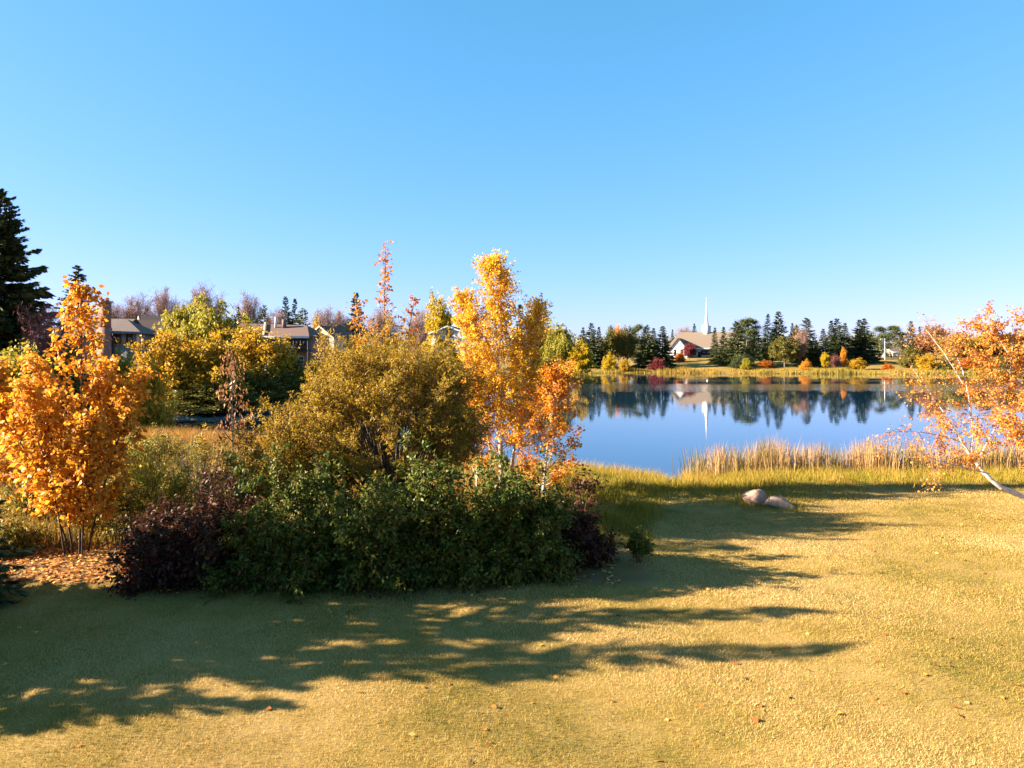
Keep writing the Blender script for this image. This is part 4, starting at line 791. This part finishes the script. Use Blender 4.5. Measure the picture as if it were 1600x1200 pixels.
# leaning birch at the right
def birch():
    r = np.random.default_rng(51); Y = 23.0; X = PX(1640, Y); z = gz(X, Y)
    e = empty('birch_tree', 'orange birch with pale leaning trunk at the right edge', 'birch', (X, Y, z)); tb = Tubes()
    P = lambda px, py, dy=0: np.array([(px - 800) / F * (Y + dy) - X, dy, ZY(py, Y + dy) - z])
    def limb(a, b, c, r0, r1, m=7): tb.add(a[None], b[None], c[None], r0, r1, 10, m, .008); return (a, b, c, r0)
    root = np.array([.15, 0, -.1])
    L = [limb(root, P(1606, 776), P(1566, 763, -.1), .11, .085, 9),
         limb(P(1566, 763, -.1), P(1535, 742, -.2), P(1516, 712, .2), .08, .04)]
    limbs = [(P(1516, 712, .2), P(1480, 650, .3), P(1427, 578, .5), .045), (P(1516, 712, .2), P(1530, 640, .4), P(1487, 536, .9), .04), (P(1530, 715, .1), P(1590, 620, .6), P(1582, 492, 1.2), .035),
             (root + [.3, 0, .2], P(1640, 640, -.6), P(1612, 500, -.8), .05), (P(1500, 690, .2), P(1440, 668, -.3), P(1385, 676, -.8), .025), (P(1545, 740), P(1500, 730, -1.2), P(1450, 715, -1.8), .03),
             (root + [.2, 0, .3], P(1610, 690, -1.5), P(1540, 610, -2.2), .03), (P(1505, 600, .6), P(1470, 540, .6), P(1446, 515, .8), .02), (P(1580, 560, .9), P(1545, 500, 1), P(1535, 500, 1.2), .02), (root + [.5, .2, .2], P(1680, 600), P(1640, 490, .4), .06), (root + [.4, -.1, .2], P(1690, 640, -1), P(1600, 560, -2), .05),
             (P(1590, 600, .4), P(1560, 560, .4), P(1530, 560, .3), .02), (P(1600, 640, -.6), P(1560, 640, -1.5), P(1500, 650, -2), .022)]
    A = np.array([l[0] for l in limbs]); B = np.array([l[1] for l in limbs]); E = np.array([l[2] for l in limbs])
    for l in limbs: limb(l[0], l[1], l[2], l[3], .008, 6)
    # secondary branches
    n = 13; t = r.uniform(.25, .97, (len(A), n)); Q = bez(A, B, E, t).reshape(-1, 3); D = unit(np.repeat(unit(E - B), n, 0) * .5 + rsphere(len(Q), r) * .9 + [0, 0, .15]); ln = r.uniform(.5, 1.25, len(Q))
    Q2 = Q + D * ln[:, None]; Q2[:, 2] -= .15 * ln; Q1 = (Q + Q2) / 2 + [0, 0, .08]; tw = Tubes(); tw.add(Q, Q1, Q2, .008, .003, 5, 4, .015)
    # leafy where the crown is dense: low and right; the outer left twigs are nearly bare
    wx_ = Q2[:, 0] + X; wz_ = Q2[:, 2] + z      # the outer and upper twigs on the lake side have shed most leaves
    dense = np.where(wz_ < 4.6, sst(wx_, 13.2, 14.6), sst(wx_, 14.4, 16.1))
    (a, m, b), lf = twig_leaves(Q, Q1, Q2, 13, .36, 19, .066, .054, .1, .05, .9, .15, r, None, .04)
    tw.add(a, m, b, .0028, .0012, 3, 3); link('twig', tw.mesh('twig', M['birchtwig']), e)
    keep = r.uniform(0, 1, len(lf[0])) < np.repeat(np.repeat(.10 + .62 * dense, 13), 19); lf = tuple(q[keep] for q in lf)
    link('trunk', tb.mesh('trunk', M['birchbark']), e); link('crown', leaves('crown', *lf, M['birch']), e, 'stuff')
birch()

# tall spruces standing left of the view: they shade the lawn
sp_near = spruce_parts(8.5, 1.75, 34, 15, 20, M['spruce'], 71, power=.8, needle=.22, nwid=.085)
for x, y, h_, s_, lab in ((-11.7, 14.4, 4.0, .78, 'dark spruce whose bough tips enter the left edge'), (-13.2, 13.0, 7.9, .95, 'tall dark spruce left of the lawn, before the edge spruce'), (-14.4, 11.2, 8.3, .9, 'tall dark spruce left of the lawn, nearest the viewer'), (-17.2, 14.0, 8.4, 1.05, 'tall dark spruce farthest left of the lawn'), (-16.2, 12.2, 6.9, .95, 'middle-sized spruce behind the edge spruce'), (-12.2, 9.9, 3.7, .75, 'young spruce left of the lawn front')):
    put('lawn_spruce', sp_near, (x, y, gz(x, y)), lab, 'spruce', 'spruces left of the lawn', s_, h_ / 8.5, rng.uniform(0, 6))

# ------------------------------------------------------------------ boulders
def boulder(name, px, Y, w_, h_, dpt, seed, label, rz):
    import bmesh
    bm = bmesh.new(); bmesh.ops.create_icosphere(bm, subdivisions=4, radius=1); r = np.random.default_rng(seed)
    pl = [(Vector(v), float(r.uniform(.55, .82))) for v in rsphere(12, r)]
    for v in bm.verts:
        p = v.co.copy()
        for nrm, d in pl:
            k = p.dot(nrm) - d
            if k > 0: p -= nrm * k * .96
        q = p * 3; p *= 1 + .02 * math.sin(q.x * 3 + seed) * math.sin(q.y * 4) + .015 * math.sin(q.z * 9 + q.x * 5)
        v.co = Vector((p.x * w_ / 2, p.y * dpt / 2, p.z * h_ * .72 + h_ * .3))
    me = bpy.data.meshes.new(name); bm.to_mesh(me); bm.free(); me.materials.append(M['granite'])
    for p in me.polygons: p.use_smooth = True
    o = tag(link(name, me), label, 'boulder', 'boulders on the lawn'); X = PX(px, Y); o.location = (X, Y, gz(X, Y) - .05); o.rotation_euler.z = rz
boulder('boulder', 1180, 24.2, 1.0, .60, .8, 3, 'taller pinkish boulder, the left of the two on the lawn', .3)
boulder('boulder', 1217, 23.7, 1.1, .42, .8, 8, 'flatter pinkish boulder, the right of the two on the lawn', -.2)

# ------------------------------------------------------------------ grass, reeds, litter
r = np.random.default_rng(23)
def scatter(n, y0, y1, pw, xpad=2.5):
    u = r.uniform(0, 1, n); y = (y0 ** pw + u * (y1 ** pw - y0 ** pw)) ** (1 / pw); x = r.uniform(-1, 1, n) * (.74 * y + xpad); return x, y
def patch(x, y): return .5 + .22 * np.sin(x * .9 + 1.3 * np.sin(y * .7)) * np.sin(y * 1.1 + .8 * np.sin(x * .6)) + .16 * np.sin(x * 2.3 + y * 1.7) * np.sin(y * 2.9 - x) + .12 * np.sin(x * 5.1 - y * 3) * np.sin(y * 6.3 + x * 2)
x, y = scatter(700000, 8, 28, .4)
d = lake_sd(x, y); k = (d > 2.5) & (bed(x, y) < r.uniform(0, 1, len(x)) * .6); x, y = x[k], y[k]; z = terrain(x, y); pt = patch(x, y)
p2 = np.clip(np.sin(x * .45 + 2.2 * np.sin(y * .31 + 1)) * np.sin(y * .8 + 1.7 * np.sin(x * .27)) * 1.4, -1, 1)
tn = .70 + .70 * (pt - .5) + .30 * p2 + r.normal(0, .19, len(x))
tag(link('lawn_grass', blades('lawn_grass', np.stack([x, y, z - .005], 1), r.uniform(.015, .055, len(x)) * (1.3 - .5 * pt), .0030 + .00038 * y, r.uniform(.2, 1.2, len(x)), tn, M['lawn'], r, False)), 'short dry lawn grass with greener patches in the foreground', 'grass', None, 'stuff')
# tall grass on the near bank
n = 110000; x = r.uniform(1.0, 34, n); dd = r.uniform(0, 1, n); y = 24.2 + dd * 11 + .5 * np.sin(x * .8) ; d = lake_sd(x, y)
k = (d > -.3) & (d < 7.6 + .8 * np.sin(x * .7) + .5 * np.sin(x * 2.1) + r.normal(0, .5, n)); x, y, d = x[k], y[k], d[k]; z = terrain(x, y); cl = .5 + .5 * np.sin(x * 1.7 + y) * np.sin(x * .6 - y * 1.3)
c2 = np.clip(.5 + .6 * np.sin(x * 3.1 + 2 * np.sin(y * 1.9)) * np.sin(y * 2.7 + 1.5 * np.sin(x * 1.3)), 0, 1)
hh = (.10 + .46 * (1 - sst(d, 1.5, 7.5))) * r.uniform(.4, 1.3, len(x)) * (.55 + .3 * cl + .5 * c2)
tn = .16 + .34 * cl + .38 * c2 + .25 * (1 - sst(d, .5, 3)) + r.normal(0, .22, len(x))
tf = np.concatenate([np.stack([PX(px_, yy_) + r.normal(0, rr_, 500), yy_ + r.normal(0, .4, 500)], 1) for px_, yy_, rr_ in ((1180, 24.1, .5), (1217, 23.6, .55), (1200, 24.5, .8))])
x = np.concatenate([x, tf[:, 0]]); y = np.concatenate([y, tf[:, 1]]); z = np.concatenate([z, terrain(tf[:, 0], tf[:, 1])]); hh = np.concatenate([hh, r.uniform(.06, .22, len(tf))]); tn = np.concatenate([tn, r.uniform(.2, .8, len(tf))])
tag(link('bank_grass', blades('bank_grass', np.stack([x, y, z - .01], 1), hh, .014, r.uniform(.1, .6, len(x)), tn, M['tallgrass'], r)), 'tall yellow-green grass on the near bank before the reeds', 'grass', None, 'stuff')
# rough grass around the corner left of the inlet
n = 26000; x = r.uniform(1.2, 7.2, n); y = r.uniform(18.6, 31, n); w_ = 1 - sst(x, 2.8 + (y - 18) * .27, 3.9 + (y - 18) * .27)
k = (r.uniform(0, 1, n) < w_) & (lake_sd(x, y) > .3); x, y = x[k], y[k]; cl = .5 + .5 * np.sin(x * 2.2 + 1) * np.sin(y * 1.4 + x)
tag(link('corner_grass', blades('corner_grass', np.stack([x, y, terrain(x, y) - .01], 1), (.12 + .45 * cl ** 1.5) * r.uniform(.5, 1.2, len(x)), .013, r.uniform(.15, .8, len(x)), .12 + .35 * cl + r.normal(0, .18, len(x)), M['tallgrass'], r)), 'uneven green tufts of grass between thicket and inlet', 'grass', None, 'stuff')
# meadow behind the thicket and rusty reeds at left
n = 90000; y = r.uniform(18.5, 50, n); x = r.uniform(-1, .16, n) * .95 * y; d = lake_sd(x, y); k = (d > -.4) & (r.uniform(0, 1, n) > sst(x, -4, 4)); x, y, d = x[k], y[k], d[k]
hh = np.where((d < 7) & (x < -8), r.uniform(.35, 1.05, len(x)), r.uniform(.2, .8, len(x))); tn = np.where((d < 7) & (x < -8), .6, .25) + r.normal(0, .2, len(x))
tag(link('meadow_grass', blades('meadow_grass', np.stack([x, y, terrain(x, y) - .02], 1), hh, .022, r.uniform(.1, .5, len(x)), tn, M['rust'], r)), 'rusty meadow grass and reeds behind the left thicket', 'grass', None, 'stuff')
# cattails
n = 8200; x = 8.0 + r.uniform(0, 1, n) ** 1.1 * 20; ys = np.interp(x, [8, 8.6, 14, 24, 60], [33.4, 33.6, 34.2, 34.3, 35]); y = ys + r.normal(-.1, .75, n); cl = .5 + .5 * np.sin(x * 1.9) * np.sin(x * .73 + 2)
k = r.uniform(0, 1, n) < (.4 + .6 * cl) * sst(x, 7.6, 10.5); x, y, cl = x[k], y[k], cl[k]; n = len(x); hh = r.uniform(1.0, 1.9, n) * (.75 + .35 * cl)
green = (np.sin(x * 2.7 + 1) * np.sin(x * 1.1) > .45) | (x < 9.3)
tn = np.where(green, r.uniform(0, .35, n), r.uniform(.3, 1.0, n))
tag(link('cattail_reeds', blades('cattail_reeds', np.stack([x, y, np.maximum(terrain(x, y), -.35)], 1), hh + .2, .028, r.uniform(.02, .28, n), tn, M['reed'], r)), 'band of tan cattail reeds standing in the shallows', 'reeds', None, 'stuff')
# fallen leaves: litter under the poplar as a mass, single leaves on the lawn
n = 16000; x = r.uniform(-15, 2.5, n); y = r.uniform(15.4, 20.5, n); k = r.uniform(0, 1, n) < bed(x, y) * (.25 + .75 * sst(-x, 5.5, 8)); x2, y2 = scatter(900, 8, 23, 1.0); k2 = (lake_sd(x2, y2) > 6) & (r.uniform(0, 1, 900) < .35 + .65 * sst(y2, 10, 15) * (1 - sst(x2, -2, 6))); x = np.concatenate([x[k], x2[k2]]); y = np.concatenate([y[k], y2[k2]]); n = len(x)
D = unit(np.stack([r.normal(size=n), r.normal(size=n), r.normal(0, .25, n)], 1)); N = unit(np.array([0, 0, 1.]) + r.normal(0, .3, (n, 3)))
tag(link('leaf_litter', leaves('leaf_litter', np.stack([x, y, terrain(x, y) + .015], 1), D, N, r.uniform(.07, .13, n), r.uniform(.05, .095, n), r.uniform(0, 1, n), M['litter'])), 'orange leaf litter under the left poplar, thinning out over the lawn', 'leaves', None, 'stuff')
V = np.array([[-.05, 0, 0]]); lm = []
for v in range(4):
    t_ = (.02, .2, .4, .6)[v]
    me = leaves('fallen_leaf', np.array([[-.05, 0, .012]]), np.array([[1., 0, .12]]), np.array([[0, .15, 1.]]), .115, .085, np.array([t_]), M['litter'], .18); lm.append(me)
spots = [(1208, 1018), (1262, 1048), (1228, 1092), (1446, 1060), (1462, 1047), (1494, 1110), (1500, 1122), (1366, 1093), (888, 1050), (1350, 1010), (1545, 934), (1096, 1104), (760, 925), (545, 960), (690, 938), (232, 900), (520, 935), (640, 946), (1410, 1086), (1312, 1120), (1180, 1128), (955, 1090), (1560, 1010), (1590, 1080), (420, 1110), (560, 1085), (350, 1075), (1030, 1030), (1100, 960), (1290, 925)]
for i, (px, py) in enumerate(spots):
    Y = 5.2 * F / (py - HZ); X = PX(px, Y); o = link('fallen_leaf', lm[i % 4]); o.location = (X, Y, gz(X, Y) + .014); o.rotation_euler = (rng.normal(0, .2), rng.normal(0, .2), rng.uniform(0, 6)); s_ = rng.uniform(.65, 1.1); o.scale = (s_, s_, s_)
    tag(o, 'single dry fallen leaf lying on the open lawn', 'leaf', 'fallen leaves on the lawn')

# ------------------------------------------------------------------ water birds
def bird_mesh():
    import bmesh
    bm = bmesh.new(); bmesh.ops.create_uvsphere(bm, u_segments=10, v_segments=7, radius=1)
    for v in bm.verts:
        x, y, z = v.co; v.co = (x * .32, y * .15 * (1 - .25 * x), z * .12 + .07 + (.10 * max(0, -x - .4)))
    def ball(c, rad, sc):
        g_ = bmesh.ops.create_uvsphere(bm, u_segments=8, v_segments=6, radius=rad)
        for v in g_['verts']: v.co = Vector((v.co.x * sc[0] + c[0], v.co.y * sc[1] + c[1], v.co.z * sc[2] + c[2]))
    ball((.26, 0, .2), .06, (.8, .8, 2.0)); ball((.3, 0, .33), .065, (1.2, .85, 1)); ball((.4, 0, .32), .03, (1.8, .7, .5))
    me = bpy.data.meshes.new('gull'); bm.to_mesh(me); bm.free(); me.materials.append(M['white']); return me
bme = bird_mesh()
for px, py, lab in ((891, 598.5, 'white gull on the water nearest the bright yellow tree'), (951, 595, 'white gull floating off the far shore, left of two close together'), (966, 594, 'white gull floating off the far shore, right of two close together'), (1105, 595, 'lone white gull floating before the steeple reflection')):
    Y = EYE * F / (py - HZ); o = tag(link('gull', bme), lab, 'bird', 'gulls on the lake'); o.location = (PX(px, Y), Y, 0); o.rotation_euler.z = rng.uniform(0, 6); o.scale = (.95,) * 3
